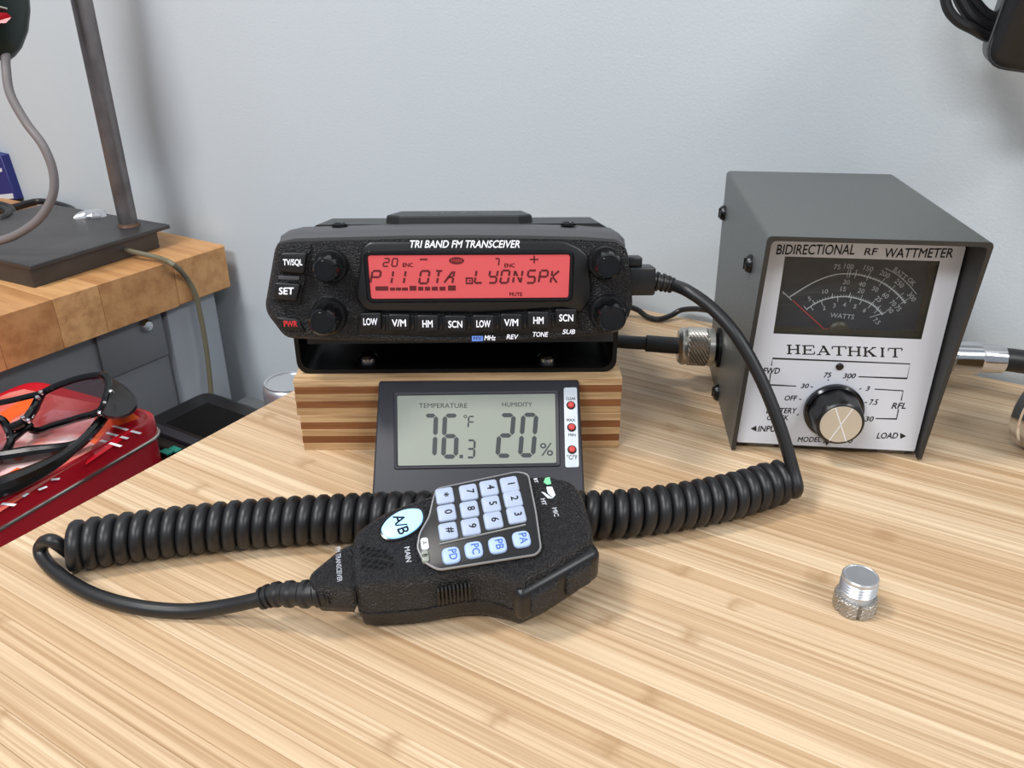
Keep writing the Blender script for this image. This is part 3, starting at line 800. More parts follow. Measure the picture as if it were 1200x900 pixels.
# printing on the panel
MF.text('BIDIRECTIONAL', panel, 'black_print', box=(910, 286.5, 1002, 298.5), bold=0.012, shear=0.1)
MF.text('RF', panel, 'black_print', box=(1013, 291, 1028.5, 299), bold=0.012, shear=0.1)
MF.text('WATTMETER', panel, 'black_print', box=(1037, 291, 1117, 302), bold=0.012, shear=0.1)
HK = {'H': [((.18, 0), (.18, 1), 2), ((.82, 0), (.82, 1), 2), ((.18, .5), (.82, .5), 1), ((0, 0), (.36, 0), 1), ((0, 1), (.36, 1), 1), ((.64, 0), (1, 0), 1), ((.64, 1), (1, 1), 1)],
      'E': [((.2, 0), (.2, 1), 2), ((0, 1), (.9, 1), 1), ((.2, .5), (.66, .5), 1), ((0, 0), (.95, 0), 1), ((.9, 1), (.9, .72), 1), ((.95, 0), (.95, .3), 1), ((.66, .38), (.66, .62), 1)],
      'A': [((.5, 1), (.86, 0), 2), ((.5, 1), (.14, 0), 1), ((.26, .34), (.74, .34), 1), ((0, 0), (.32, 0), 1), ((.66, 0), (1, 0), 1), ((.36, 1), (.55, 1), 1)],
      'T': [((.5, 0), (.5, 1), 2), ((0, 1), (1, 1), 1), ((0, 1), (0, .7), 1), ((1, 1), (1, .7), 1), ((.3, 0), (.7, 0), 1)],
      'K': [((.18, 0), (.18, 1), 2), ((.2, .4), (.8, 1), 1), ((.4, .58), (.82, 0), 2), ((0, 0), (.36, 0), 1), ((0, 1), (.36, 1), 1), ((.64, 1), (.96, 1), 1), ((.64, 0), (1, 0), 1)],
      'I': [((.5, 0), (.5, 1), 2), ((.25, 0), (.75, 0), 1), ((.25, 1), (.75, 1), 1)]}
x0, x1 = 922.0, 1057.0; ws_ = [1, .95, 1, 1, 1, 1, .6, 1]; tot = sum(ws_) + 0.13 * 7; k = (x1 - x0) / tot
mb = MB(); x = x0
for ch, cw in zip('HEATHKIT', ws_):
    for a_, b_, t in HK[ch]:
        q = [(x + p_[0] * cw * k, 414.5 + (x - x0) * 0.032 - p_[1] * 10.0) for p_ in (a_, b_)]
        MF.pribbon(mb, q, 0.8 if t == 2 else 0.45)
    x += (cw + 0.13) * k
mb.build('brand_lettering', 'black_print', panel, smooth=False)
mb = MB()
for ln in ([(904, 428.5), (905.5, 420), (1066.5, 426.5), (1063, 443.5), (1006, 441.5)], [(903, 437), (901.5, 451), (933, 452.5)], [(1025, 456), (1058.5, 458), (1056, 469.5)], [(1053, 479.5), (1050.5, 491), (1026, 490.5)]):
    MF.pribbon(mb, ln, 0.46)
for a_, b_ in (((950, 453), (952.5, 453.8)), ((970.3, 444.5), (970.8, 446)), ((992.5, 446), (993, 444.6)), ((1007, 456.2), (1009.5, 455.2)), ((1013.5, 471.8), (1016, 471.6)), ((1011, 490), (1013, 490.2)), ((936.5, 467.7), (939.5, 468.3)), ((933.5, 486.5), (936, 485.5))):
    MF.pribbon(mb, [a_, b_], 0.45)
MF.poly(mb, [MF.uv(*q, 0.06) for q in ((879.5, 502.3), (886.5, 498.8), (886.5, 505.8))]); MF.poly(mb, [MF.uv(*q, 0.06) for q in ((1062, 511), (1055, 507.3), (1055, 514.5))])
mb.build('panel_lines', 'black_print', panel, smooth=False)
for s_, bx in (('FWD', (894, 431, 914, 438)), ('75', (965.5, 436.5, 974.5, 442.5)), ('300', (988, 437.5, 1003, 443.5)), ('30', (938.5, 449.5, 948, 455)), ('3', (1014.5, 452.5, 1019.5, 458)), ('7.5', (1019, 468, 1029, 474.5)), ('30', (1013.5, 488, 1024, 494)),
             ('RFL', (1045, 472, 1062, 479)), ('OFF', (919.5, 463.5, 934.5, 469.5)), ('BATTERY', (898, 478, 934, 484.5)), ('CHECK', (899, 486.5, 924, 492.5)), ('INPUT', (888, 499, 916, 506)), ('LOAD', (1027.5, 507, 1052.5, 514)), ('MODEL', (934.5, 512, 962, 518)), ('IM-4190', (965, 513.5, 999.5, 519.5))):
    MF.text(s_, panel, 'black_print', box=bx, bold=0.02, shear=0.2)
u, v = MF.uv(984, 429.5)
mb = MB(); mb.lathe([(1.5, -0.5), (1.5, 0.4), (1.1, 0.8), (0, 0.85)], (u, 0, v), (0, -1, 0), 20); mb.build('panel_screw', 'dark_screw', panel)
# selector knob
kc = MF.uv(976, 480)
sk = MB(); sk.lathe([(11.8, 0.4), (11.8, 2.2), (11.0, 3.0), (0, 3.0)], (kc[0], 0, kc[1]), (0, -1, 0), 48)
kn = sk.build('selector_knob', 'black_gloss', meter)
tipd = Vector(MF.uv(972, 519)) - Vector(MF.uv(980, 487)); tipd.normalize()
sk = MB(); pv = [Vector(kc) + tipd * 15.5, Vector(kc) + tipd * 9 + Vector((-tipd.y, tipd.x)) * 3.2, Vector(kc) + tipd * 9 - Vector((-tipd.y, tipd.x)) * 3.2]
MF.slab(sk, [tuple(q) for q in pv], 0.5, 3.2, 0.4); sk.build('pointer', 'black_gloss', kn)
sk = MB(); sk.lathe([(10.2, 3.0), (9.6, 10.0), (9.2, 12.0), (8.5, 12.6), (0, 12.6)], (kc[0], 0, kc[1]), (0, -1, 0), 64, wob=lambda t, k: (1.0 + 0.03 * math.cos(8 * t)) if k < 2 else 1.0)
sk.build('grip', 'black_plastic', kn)
sk = MB(); sk.lathe([(8.1, 12.4), (7.9, 12.9), (0, 12.9)], (kc[0], 0, kc[1]), (0, -1, 0), 48); cap = sk.build('knob_cap', 'knob_aluminium', kn)
# spun finish and fine cross lines of the cap
mb = MB(); CF = Face(MM, 'front', -12.9)
for ang in (66, 114):
    d = Vector((math.cos(R(ang)), math.sin(R(ang)))); CF.ribbon(mb, [Vector(kc) - d * 8, Vector(kc) + d * 8], 0.35, 0.03)
mb.build('cap_line', 'white_print', kn, smooth=False)
# side screws, feet, connectors
for q in ((848, 247), (880, 309), (841.5, 459)):
    p = pxl(MM, *q, 0, xa); p.y = min(p.y, 96.0 - (zc - p.z) * 0.13 - 5.0)
    mb = MB(); mb.lathe([(3.6, 0), (3.6, 1.0), (2.8, 2.2), (0, 2.8)], (xa, p.y, p.z), (-1, 0, 0), 24); sc_ = mb.build('case_screw', 'dark_screw', meter)
    mb = MB(); mb.box(xa - 2.9, xa - 2.2, p.y - 0.35, p.y + 0.35, p.z - 2.2, p.z + 2.2); mb.build('slot', 'black_plastic', sc_)
for x in (4, PW - 14):
    for yy in (3, 66):
        mb = MB(); mb.box(x, x + 12, yy, yy + 10, -3.0, -0.6, 1.0); mb.build('foot', 'clear_foot', meter)
pc = pxl(MM, 838, 407, 0, xa - 2)
JY, JZ = pc.y, pc.z
mb = MB(); mb.lathe([(9.5, 0), (9.5, 1.6), (6.5, 2.0), (6.5, 4.0), (0, 4)], (xa, JY, JZ), (-1, 0, 0), 36); mb.build('input_socket', 'dark_screw', meter)
mb = MB(); mb.lathe([(9.5, 0), (9.5, 1.6), (6.5, 2.0), (6.5, 4.0), (0, 4)], (xb, JY, JZ), (1, 0, 0), 36); mb.build('load_socket', 'dark_screw', meter)

def knurl_mesh(mb, prof_r, o, ax, l0, l1, n=44, m_=12):
    """diamond knurled sleeve"""
    a = Vector(ax).normalized(); q = a.orthogonal().normalized(); r_ = a.cross(q); o = Vector(o); rr = []
    for k in range(m_ + 1):
        h = l0 + (l1 - l0) * k / m_; ring = []
        for i in range(n):
            t = 2 * math.pi * (i + (k % 2) * 0.0) / n
            rad = prof_r * (1.0 if (i + k) % 2 else 0.955)
            if k in (0, m_): rad = prof_r * 0.95
            ring.append(o + a * h + (q * math.cos(t) + r_ * math.sin(t)) * rad)
        rr.append(ring)
    mb.rings(rr)

# left coax with its knurled plug
J0 = Vector((xa - 3.5, JY, JZ)); J0w = MM @ (J0 * S)
cm = FR(J0w, -6.0)
cx1 = thing('coaxial_cable', cm, 'black coaxial cable with knurled plug between radio and wattmeter', 'cable')
mb = MB(); mb.lathe([(9.0, -0.5), (9.0, 2.0), (8.6, 2.5), (0, 2.5)], (0, 0, 0), (-1, 0, 0), 36); mb.build('plug_collar', 'nickel', cx1)
mb = MB(); knurl_mesh(mb, 9.2, (0, 0, 0), (-1, 0, 0), 2.5, 12.0); mb.build('plug_sleeve', 'nickel', cx1, smooth=False)
mb = MB(); mb.lathe([(8.6, 12.0), (8.9, 12.6), (8.9, 14.4), (7.4, 16.0), (4.6, 16.2), (0, 16.2)], (0, 0, 0), (-1, 0, 0), 36); mb.build('plug_end', 'nickel', cx1)
mb = MB(); mb.tube([(-15.5, 0, 0), (-24, 0, 0.3), (-31, 0, 0.6), (-31.6, 0, 0.6)], [4.0, 4.0, 4.0, 3.0], 16); mb.build('heat_shrink', 'black_rubber', cx1)
rb = RM @ (Vector((30, 150, 14)) * S)
e_ = w2l(cm, rb)
mb = MB(); mb.tube(spline([(-30, 0, 0.6), (-42, 0, 0.9), (-58, 2, 1.4), (-74, 14, 1.5), (-82, 40, 1.2), (e_.x + 12, e_.y + 14, e_.z + 4), tuple(e_)], 8), 3.2, 14); mb.build('jacket', 'black_rubber', cx1)

# right coax: smooth chrome plug leaving the picture
J1w = MM @ (Vector((xb + 3.5, JY, JZ)) * S)
cm2 = FR(J1w, -6.0)
cx2 = thing('coaxial_cable', cm2, 'black coaxial cable with smooth chrome plug leaving the wattmeter at the right', 'cable')
mb = MB(); knurl_mesh(mb, 8.2, (0, 0, 0), (1, 0, 0), -0.5, 24.0); mb.build('plug_sleeve', 'nickel', cx2, smooth=False)
mb = MB(); mb.lathe([(7.4, 24), (7.8, 24.4), (7.8, 36.0), (6.8, 36.7), (6.6, 37.4), (6.5, 47.0), (0, 47.0)], (0, 0, 0), (1, 0, 0), 36); mb.build('plug_barrel', 'chrome', cx2)
mb = MB(); mb.tube(spline([(46, 0, 0), (54, -0.5, -0.4), (66, -3, -1.6), (88, -14, -6), (115, -38, -9), (165, -75, -9)], 6), 5.4, 16); mb.build('jacket', 'black_rubber', cx2)

# thin lead behind the radio
mb = MB()
pts = [tuple(atz(*q) * 1000) for q in ((700, 352, 0.010), (742, 361, 0.006), (758, 371, 0.0021), (772, 374, 0.0021), (786, 370, 0.003), (798, 363.5, 0.006), (815, 362, 0.010), (832, 364, 0.0125), (850, 368, 0.012))]
mb.tube(spline(pts, 6), 1.6, 10)
o = mb.build('thin_cable', 'black_rubber'); tag(o, 'thin black lead running along the wall from behind the radio', 'cable')

# ================================================================== HAND MICROPHONE
MicO = atz(563, 594, 0.0305)
a_ = R(10); pt_ = R(5); ro = R(20)
u_ = Vector((math.cos(a_) * math.cos(pt_), math.sin(a_) * math.cos(pt_), math.sin(pt_)))
v_ = Vector((-math.sin(a_), math.cos(a_), 0)); v_ = v_ * math.cos(ro) + u_.cross(v_) * math.sin(ro)
w_ = u_.cross(v_)
MicM = Matrix(((u_.x, v_.x, w_.x, MicO.x), (u_.y, v_.y, w_.y, MicO.y), (u_.z, v_.z, w_.z, MicO.z), (0, 0, 0, 1)))
mic = thing('hand_microphone', MicM, 'black hand microphone with lit white keypad lying before the thermometer', 'microphone')
XF = Face(MicM, 'top', 0.0)
def lift(u, v, zmin=0.0006):
    """largest depth below the face at (u,v) before the table is reached (mm, positive)"""
    P = MicM @ (Vector((u, v, 0)) * S)
    return (P.z - zmin) / w_.z * 1000
outm = [(414, 690), (455, 688), (498, 684), (530, 676), (562, 673), (590, 680), (609, 689), (652, 664), (697, 636), (694, 612), (684, 580), (672, 562), (645, 555), (619, 556), (563, 566), (511, 577), (498, 581), (452, 597), (414, 622), (410, 655)]
om = round_poly([XF.uv(*q) for q in outm], 3.0, 3)
rr = []
def drop(u, v, dd):
    """go down from the face, sides nearly plumb in the world, never below the table"""
    P = MicM @ (Vector((u, v, 0)) * S)
    dn = (-w_ * 0.45 + Vector((0, 0, -1)) * 0.55).normalized()
    dd = min(dd, (P.z - 0.0004) / -dn.z * 1000)
    return w2l(MicM, P + dn * (dd * S))
for ins, dd in ((2.6, -0.6), (1.7, -0.35), (0.9, 0.35), (0.3, 1.4), (0, 2.8), (0.0, 10.6), (0.7, 11.0), (0.7, 11.4), (0.1, 11.9), (1.0, 18.0), (3.5, 23.5), (8.5, 27.5)):
    rr.append([Vector((u, v, -dd)) if dd < 5 else drop(u, v, dd) for u, v in offset_poly(om, ins)])
mb = MB(); mb.rings(rr)
shell = mb.build('shell', 'black_texture', mic, sharp=45)
# tail where the cord enters
tail = [XF.uv(*q, -1.0) for q in ((416, 692), (363, 690), (361, 672), (400, 640), (417, 634))]
tl_ = round_poly(tail, 2.0, 3); rr = []
for ins, dd in ((1.2, 1.0), (0, 2.2), (0.2, 9), (1.8, 13)):
    rr.append([Vector((u, v, -dd)) if dd < 5 else drop(u, v, dd) for u, v in offset_poly(tl_, ins)])
mb = MB(); mb.rings(rr); tlo = mb.build('tail', 'black_texture', mic, sharp=45)
XF.text('FM TRANSCEIVER', tlo, 'white_print', center=XF.uv(397, 661, -0.9), size=1.5, off=-0.9, right=(0, -1), up=(1, 0), bold=0.01, maxw=12.0)
# raised keypad plate
kp = [(511, 573), (606, 553), (619, 556), (628, 600), (634, 643), (628, 650), (514, 668), (497, 659), (489, 642), (492, 625), (503, 606), (507, 588)]
kq = round_poly([XF.uv(*q, 1.8) for q in kp], 1.4, 3)
mb = MB(); XF.slab(mb, kq, -1.5, 1.8, 0.5); kpo = mb.build('keypad_plate', 'key_black', mic, sharp=50)
def rimtube(loop, off, r, name, m, par):
    mb = MB(); mb.tube([XF.pt(u, v, off) for u, v in loop], r, 6, True); return mb.build(name, m, par)
rimtube(kq, 1.75, 0.38, 'keypad_rim', 'rim_silver', kpo)
mb = MB(); mb.tube([XF.pt(*XF.uv(*q, 1.9), 1.9) for q in ((515, 638), (616, 615))], 0.3, 6); mb.build('keypad_divider', 'nickel', kpo)
KEYS = {(521, 580): '*', (549, 576): '7', (573, 571): '4', (597, 567): '1', (523.3, 600): '0', (550, 596): '8', (575.5, 590): '5', (601, 584): '2', (525, 621.5): '#', (551.5, 616.5): '9', (578, 609): '6', (605, 602.5): '3'}
def mic_key(px, s_, lu, lv, m, tm, r=1.1, ht=2.6, tofs=0.6):
    c = XF.uv(*px, ht)
    q = [(c[0] - lu / 2, c[1] - lv / 2), (c[0] + lu / 2, c[1] - lv / 2), (c[0] + lu / 2, c[1] + lv / 2), (c[0] - lu / 2, c[1] + lv / 2)]
    mb = MB(); XF.slab(mb, round_poly(q, r, 4), 1.2, ht, 0.5); ko = mb.build('key', m, mic, sharp=50)
    XF.text(s_, ko, tm, center=(c[0] + (tofs if s_ != '*' else tofs), c[1]), size=(1.5 if lu < 3 else 2.4) if s_ != '*' else 1.8, off=ht + 0.06, right=(0, -1), up=(1, 0), bold=0.02, maxw=3.6)
    return ko
for q, s_ in KEYS.items(): mic_key(q, s_, 5.7, 6.0, 'white_key', 'black_print')
for q, s_ in (((528.5, 650), 'PD'), ((555, 643.5), 'PC'), ((583, 638), 'PB'), ((611, 631), 'PA')):
    mic_key(q, s_, 5.4, 5.6, 'blue_key', 'blue_print', r=1.9)
mic_key((497.5, 636), 'A', 2.3, 4.0, 'backlit_print', 'grey_print', r=0.9, tofs=0); mic_key((498, 651), 'B', 2.3, 4.0, 'grey_lcd', 'black_print', r=0.9, tofs=0)
# lit oval A/B key
oc = XF.uv(471, 613, 1.0)
ov = [XF.uv(*q, 1.0) for q in ((447, 622), (450, 614), (458, 606), (470, 599), (482, 596.5), (492, 597.5), (495.5, 604), (494.5, 612), (488, 620), (477, 627), (464, 631), (453, 630))]
ov = [tuple(q)[:2] for q in spline([Vector((*q, 0)) for q in ov], 4, True)]
mb = MB(); XF.slab(mb, offset_poly(ov, -0.9), -0.4, 0.9, 0.4); orim = mb.build('oval_rim', 'black_gloss', mic)
mb = MB(); XF.slab(mb, ov, 0.4, 1.5, 0.4); ok_ = mb.build('oval_key', 'lit_oval', mic); tag(ok_, 'glowing pale blue oval key')
XF.text('A/B', ok_, 'black_print', center=XF.uv(470, 614, 1.6), size=3.6, off=1.58, right=(0.18, -0.98), up=(0.98, 0.18), bold=0.02)
XF.text('MAIN', mic, 'white_print', center=XF.uv(478, 649.5, 0.7), size=1.6, off=0.68, right=(0, -1), up=(1, 0), bold=0.015)
XF.text('BT', mic, 'white_print', center=XF.uv(628, 563, 0.7), size=1.1, off=0.68, right=(0, -1), up=(1, 0))
XF.text('MT', mic, 'white_print', center=XF.uv(637, 588, 0.7), size=1.4, off=0.68, right=(0, -1), up=(1, 0), bold=0.02)
XF.text('MIC', mic, 'white_print', center=XF.uv(651, 600, 0.7), size=1.5, off=0.68, right=(0, -1), up=(1, 0), bold=0.02)
mb = MB(); XF.poly(mb, [XF.uv(*q, 0.7) for q in ((637, 565), (639, 560), (644, 559), (646, 567), (641, 568))], 0.68); mb.build('green_mark', 'green_print', mic, smooth=False)
mb = MB(); XF.poly(mb, [XF.uv(*q, 0.7) for q in ((640, 570.5), (647, 570), (651, 580), (648, 583.5), (642, 578))], 0.68); mb.build('white_mark', 'silver_strip', mic, smooth=False)
mb = MB(); XF.poly(mb, [XF.uv(*q, 0.7) for q in ((634, 576), (638, 577), (648, 584), (642, 584))], 0.68); mb.build('white_mark', 'silver_strip', mic, smooth=False)
# slots of the small loudspeaker grille
for row in range(4):
    for c in range(6):
        px = 424.5 + c * 6.6 + row * 0.9; py = 641.5 + row * 7.2 + c * 1.2 - (row % 2) * 1
        if row == 3 and c > 3: continue
        if row == 0 and c > 4: continue
        q = XF.uv(px, py, 0.7)
        mb = MB(); XF.slab(mb, [(q[0] - 0.8, q[1] - 0.35), (q[0] + 0.25, q[1] - 0.35), (q[0] + 0.8, q[1] + 0.35), (q[0] - 0.25, q[1] + 0.35)], 0.3, 0.78)
        mb.build('grille_slot', 'slot_black', mic, smooth=False)
# ribbed slider on the near side and the two buttons on the corner facet
e0, e1 = Vector(XF.uv(509, 682)), Vector(XF.uv(545, 676)); dr = (e1 - e0).normalized(); nr = Vector((dr.y, -dr.x))
mb = MB()
for k in range(9):
    q = e0 + dr * (k * 1.15 + 0.5)
    c_ = [q + nr * -1.0, q + dr * 0.7 + nr * -1.0, q + dr * 0.7 + nr * 0.9, q + nr * 0.9]
    mb.hexa([drop(p_.x, p_.y, 9.5) for p_ in c_] + [drop(p_.x, p_.y, 3.4) for p_ in c_], 0.12, 1)
mb.build('slide_switch', 'black_plastic', mic)
f0, f1 = Vector(XF.uv(608, 690, -1)), Vector(XF.uv(699, 639, -1)); dr = (f1 - f0).normalized(); nr = Vector((dr.y, -dr.x)); ln = (f1 - f0).length
def facet_box(s0, s1, n0, n1, d0, d1, bev):
    c_ = [f0 + dr * s0 + nr * n1, f0 + dr * s1 + nr * n1, f0 + dr * s1 + nr * n0, f0 + dr * s0 + nr * n0]
    mb = MB(); mb.hexa([drop(p_.x, p_.y, d0) for p_ in c_] + [drop(p_.x, p_.y, d1) for p_ in c_], bev, 3); return mb
facet_box(-1.0, ln + 1.2, -6, 2.0, 14.5, 2.2, 2.6).build('button_block', 'black_plastic', mic)
b1 = facet_box(2.8, 12.4, 0, 3.1, 12.0, 3.4, 0.9).build('button', 'black_texture', mic)
b2 = facet_box(15.0, 24.4, 0, 3.1, 12.0, 3.4, 0.9).build('button', 'black_texture', mic)

# ------------------------------------------------------------------ coiled cord
def wpt(px, py, z): return atz(px, py, z) * 1000
cord = thing('coiled_cord', Matrix.Translation(atz(560, 602, 0)), 'black coiled cord looping from the microphone to the radio side', 'cord')
CO = cord.matrix_world.translation * 1000
def cl(p): return tuple(Vector(p) - CO)
RC, RW, PIT = 6.2, 2.55, 4.95
ctr = spline([wpt(*q, 0.0088) for q in ((78, 642), (120, 634), (200, 623), (300, 613), (400, 607), (500, 603), (600, 602), (690, 603), (740, 600.5), (790, 594), (840, 585), (880, 575), (914, 564))], 24)
ln_ = [0.0]
for i in range(1, len(ctr)): ln_.append(ln_[-1] + (ctr[i] - ctr[i - 1]).length)
TOT = ln_[-1]; turns = round(TOT / PIT); NP = 22
def on_axis(s):
    import bisect
    i = min(max(bisect.bisect_right(ln_, s) - 1, 0), len(ctr) - 2)
    t = (s - ln_[i]) / (ln_[i + 1] - ln_[i]); return ctr[i].lerp(ctr[i + 1], t), (ctr[i + 1] - ctr[i]).normalized()
hel = []
for k in range(turns * NP + 1):
    s = TOT * k / (turns * NP); c, t = on_axis(s)
    sd = Vector((t.y, -t.x, 0)).normalized(); up = Vector((0, 0, 1))
    ang = 2 * math.pi * k / NP + math.pi
    p = c + sd * (RC * math.cos(ang)) + up * (RC * math.sin(ang))
    hel.append(p)
# lead from the microphone to the left end of the coil
tu = XF.uv(362.5, 681, -1.0)
TE = (MicM @ (Vector((tu[0] - 0.5, tu[1] - 1.0, -6.5)) * S)) * 1000      # where the cord enters the tail
TE2 = (MicM @ (Vector((tu[0] + 4.0, tu[1] - 0.5, -6.5)) * S)) * 1000
lead = [TE, wpt(325, 696.5, TE.z * 0.84 / 1000), wpt(300, 703, TE.z * 0.68 / 1000), wpt(262, 711, max(0.0030, TE.z * 0.4 / 1000)), (wpt(215, 716, 0.0027)), wpt(160, 711, 0.0026), wpt(110, 697, 0.0026), wpt(72, 675, 0.0028), wpt(50, 653, 0.0040), wpt(49, 638.5, 0.0075), wpt(62, 634, 0.011)]
leadp = spline(lead + [hel[4]], 8)[:-1]
mb = MB(); mb.tube([cl(p) for p in leadp + hel[4:-4]], [2.35] * len(leadp) + [RW] * len(hel[4:-4]), 10)
coil = mb.build('coil', 'black_rubber', cord, sharp=80)
# straight run from the right end of the coil up to the radio
eh = hel[-5]
pl = RM @ (Vector((RF.uv(742, 330)[0] + 14.5, 11, RF.uv(742, 333)[1] - 0.6)) * S)
plw = pl * 1000
def ypt(px, py, yy): return aty(px, py, yy) * 1000
run = [eh, wpt(926, 575, 0.0055), ypt(934, 573, 0.2535), ypt(929, 550, 0.2570), ypt(914, 500, 0.2640), ypt(892, 445, 0.2720), ypt(864, 395, 0.2800), ypt(835, 362, 0.2880), ypt(806, 341, 0.2950), ypt(786, 333, plw.y / 1000 + 0.001), plw]
mb = MB(); mb.tube([cl(p) for p in spline(run, 10)], 2.4, 12); mb.build('straight_lead', 'black_rubber', cord, sharp=80)
# strain reliefs
def boot(path, name, r0, r1, nr):
    P = spline(path, 16); n = len(P); rad = []
    for i in range(n):
        f_ = i / (n - 1); rad.append((r0 + (r1 - r0) * f_) * (1.0 if int(f_ * nr * 2) % 2 == 0 else 0.84))
    mb = MB(); mb.tube([cl(p) for p in P], rad, 16); mb.build(name, 'black_rubber', cord, sharp=30)
boot([wpt(306, 701.5, TE.z * 0.72 / 1000), wpt(325, 696.5, TE.z * 0.84 / 1000), TE, TE2], 'strain_relief', 3.4, 4.8, 7)
pd = Vector(plw) + Vector((0, 0, 0))
boot([ypt(788, 334.5, plw.y / 1000), ypt(778, 331.5, plw.y / 1000), ypt(764, 329, plw.y / 1000)], 'strain_relief', 3.1, 4.0, 4)
# plug plugged into the side of the radio face
mb = MB()
fx = RF.uv(742, 330)[0]
zmid = RF.uv(750, 332)[1]
c_ = [(x, y, z_) for z_ in (zmid - 5.6, zmid + 5.2) for x, y in ((fx - 2, 5), (fx + 9.5, 5), (fx + 9.5, 16), (fx - 2, 16))]
mb.hexa([cl((RM @ (Vector(p) * S)) * 1000) for p in c_], 0.9, 2)
plug = mb.build('plug', 'black_plastic', cord)
mb = MB()
c_ = [(x, y, z_) for z_ in (zmid + 5.0, zmid + 9.0) for x, y in ((fx - 2, 7), (fx + 4.5, 7), (fx + 4.5, 14), (fx - 2, 14))]
mb.hexa([cl((RM @ (Vector(p) * S)) * 1000) for p in c_], 0.8, 2); mb.build('latch', 'black_plastic', plug)

# ================================================================== SMALL METAL CAP
cp = atz(1000, 712)
capm = thing('screw_cap', FR((cp.x, cp.y, 0), 20), 'small knurled metal screw cap standing alone on the bamboo table', 'cap')
mb = MB(); n = 60; rr = []
for k in range(9):
    h = 0.0 + 5.6 * k / 8; ring = []
    for i in range(n):
        t = 2 * math.pi * i / n
        lobe = abs(math.sin(3 * t)); rad = 6.6 - 0.9 * (max(0, 0.25 - lobe) / 0.25)
        if k in (0, 8): rad -= 0.45
        elif (i + k) % 2: rad -= 0.22
        ring.append(Vector((rad * math.cos(t), rad * math.sin(t), h)))
    rr.append(ring)
mb.rings(rr); mb.build('knurled_grip', 'knurl', capm, smooth=False)
pr = [(4.9, 5.6), (4.9, 7.4)]
for k in range(4): pr += [(5.6, 7.7 + k * 1.05), (5.15, 8.2 + k * 1.05)]
pr += [(5.5, 12.0), (5.5, 12.6), (5.2, 13.0), (4.9, 13.0), (4.7, 12.85), (1.6, 12.8), (0, 12.7)]
mb = MB(); mb.lathe(pr, (0, 0, 0), (0, 0, 1), 40); mb.build('threaded_top', 'foil', capm, sharp=25)

# round chrome-rimmed piece at the right edge
rp = atz(1236, 537)
rg = thing('round_lens', FR((rp.x, rp.y, 0.0178), 24), 'round chrome rimmed lens standing on its edge at the right table side', 'lens')
mb = MB(); mb.lathe([(15.2, 0), (16.4, -0.6), (17.6, 0.2), (17.6, 3.0), (16.6, 3.6), (16.6, 8), (17.4, 8.6), (17.4, 12), (16.5, 12.8), (15.2, 12.8), (15.2, 0)], (0, 0, 0), (0, 1, 0), 56); mb.build('rim', 'chrome', rg)
mb = MB(); mb.lathe([(15.2, 3), (9, 1.2), (0, 0.6)], (0, 0, 0), (0, 1, 0), 48); mb.build('disc', 'brass', rg)

# ================================================================== LEFT SIDE THINGS
# steel stand on the bench
PZ = 0.0035
q0, q1 = atz(199, 263, PZ), atz(35, 312, PZ)
sdir = (q1 - q0); syaw = math.degrees(math.atan2(sdir.y, sdir.x))
SM = FR((q0.x, q0.y, ZB), syaw + 90)          # local -y runs along the right edge towards us, -x to the left
stand = thing('steel_stand', SM, 'dark steel base plate with upright round rod on the bench', 'stand')
sl = sdir.length * 1000; hp = (PZ - ZB) * 1000
MB().box(-150, 0, -sl, 0, hp - 3.2, hp, 0.5, 1).build('plate', 'dull_steel', stand)
MB().box(-146, -4, -sl + 1.5, -10, 0, hp - 3.3, 0.5, 1).build('box_base', 'dull_steel', stand)
pr_ = pxl(SM, 151, 264, 2, hp)
mb = MB(); mb.lathe([(7.2, hp - 1), (7.2, 420), (6.2, 422), (0, 422)], (pr_.x, pr_.y, 0), (0, 0, 1), 28); mb.build('rod', 'rod_steel', stand)
mb = MB(); mb.lathe([(9.0, hp - 0.1), (8.4, hp + 1.2), (7.2, hp + 2.2)], (pr_.x, pr_.y, 0), (0, 0, 1), 28); mb.build('weld', 'weld_brown', stand)
hc = [w2l(SM, atz(*q)) for q in ((140, 291, ZB + 0.007), (160, 296, ZB + 0.006), (185, 302, ZB + 0.004), (203, 310, ZB + 0.0022))]
be = [w2l(SM, BM_ @ (Vector(p_) * S)) for p_ in ((4.0, -88, HB - 4), (6.5, -84, HB - 40), (10, -80, HB - 100), (12, -78, HB - 132))]
be = [w2l(SM, atplane(*q, BM_ @ Vector((0.004, 0, 0)), Vector(WD))) for q in ((218, 325), (229, 345), (236, 375), (242, 410), (246, 445), (249, 480))]
mb = MB(); mb.tube(spline([tuple(p) for p in hc + be], 6), 2.0, 10); mb.build('power_cord', 'olive_cord', stand)
# shiny scrap on the plate
fo = atz(108, 252, PZ)
mb = MB(); mb.lathe([(12, 0.0), (11, 1.6), (7, 3.4), (3.5, 2.6), (0, 3.6)], (0, 0, 0), (0, 0, 1), 14, wob=lambda t, k: 1 + 0.22 * math.sin(3 * t + k) + 0.12 * math.sin(7 * t + 2 * k))
o = mb.build('foil_scrap', 'foil', smooth=False); o.matrix_world = FR(fo, 20); tag(o, 'crumpled shiny foil scrap lying on the steel base plate', 'foil')

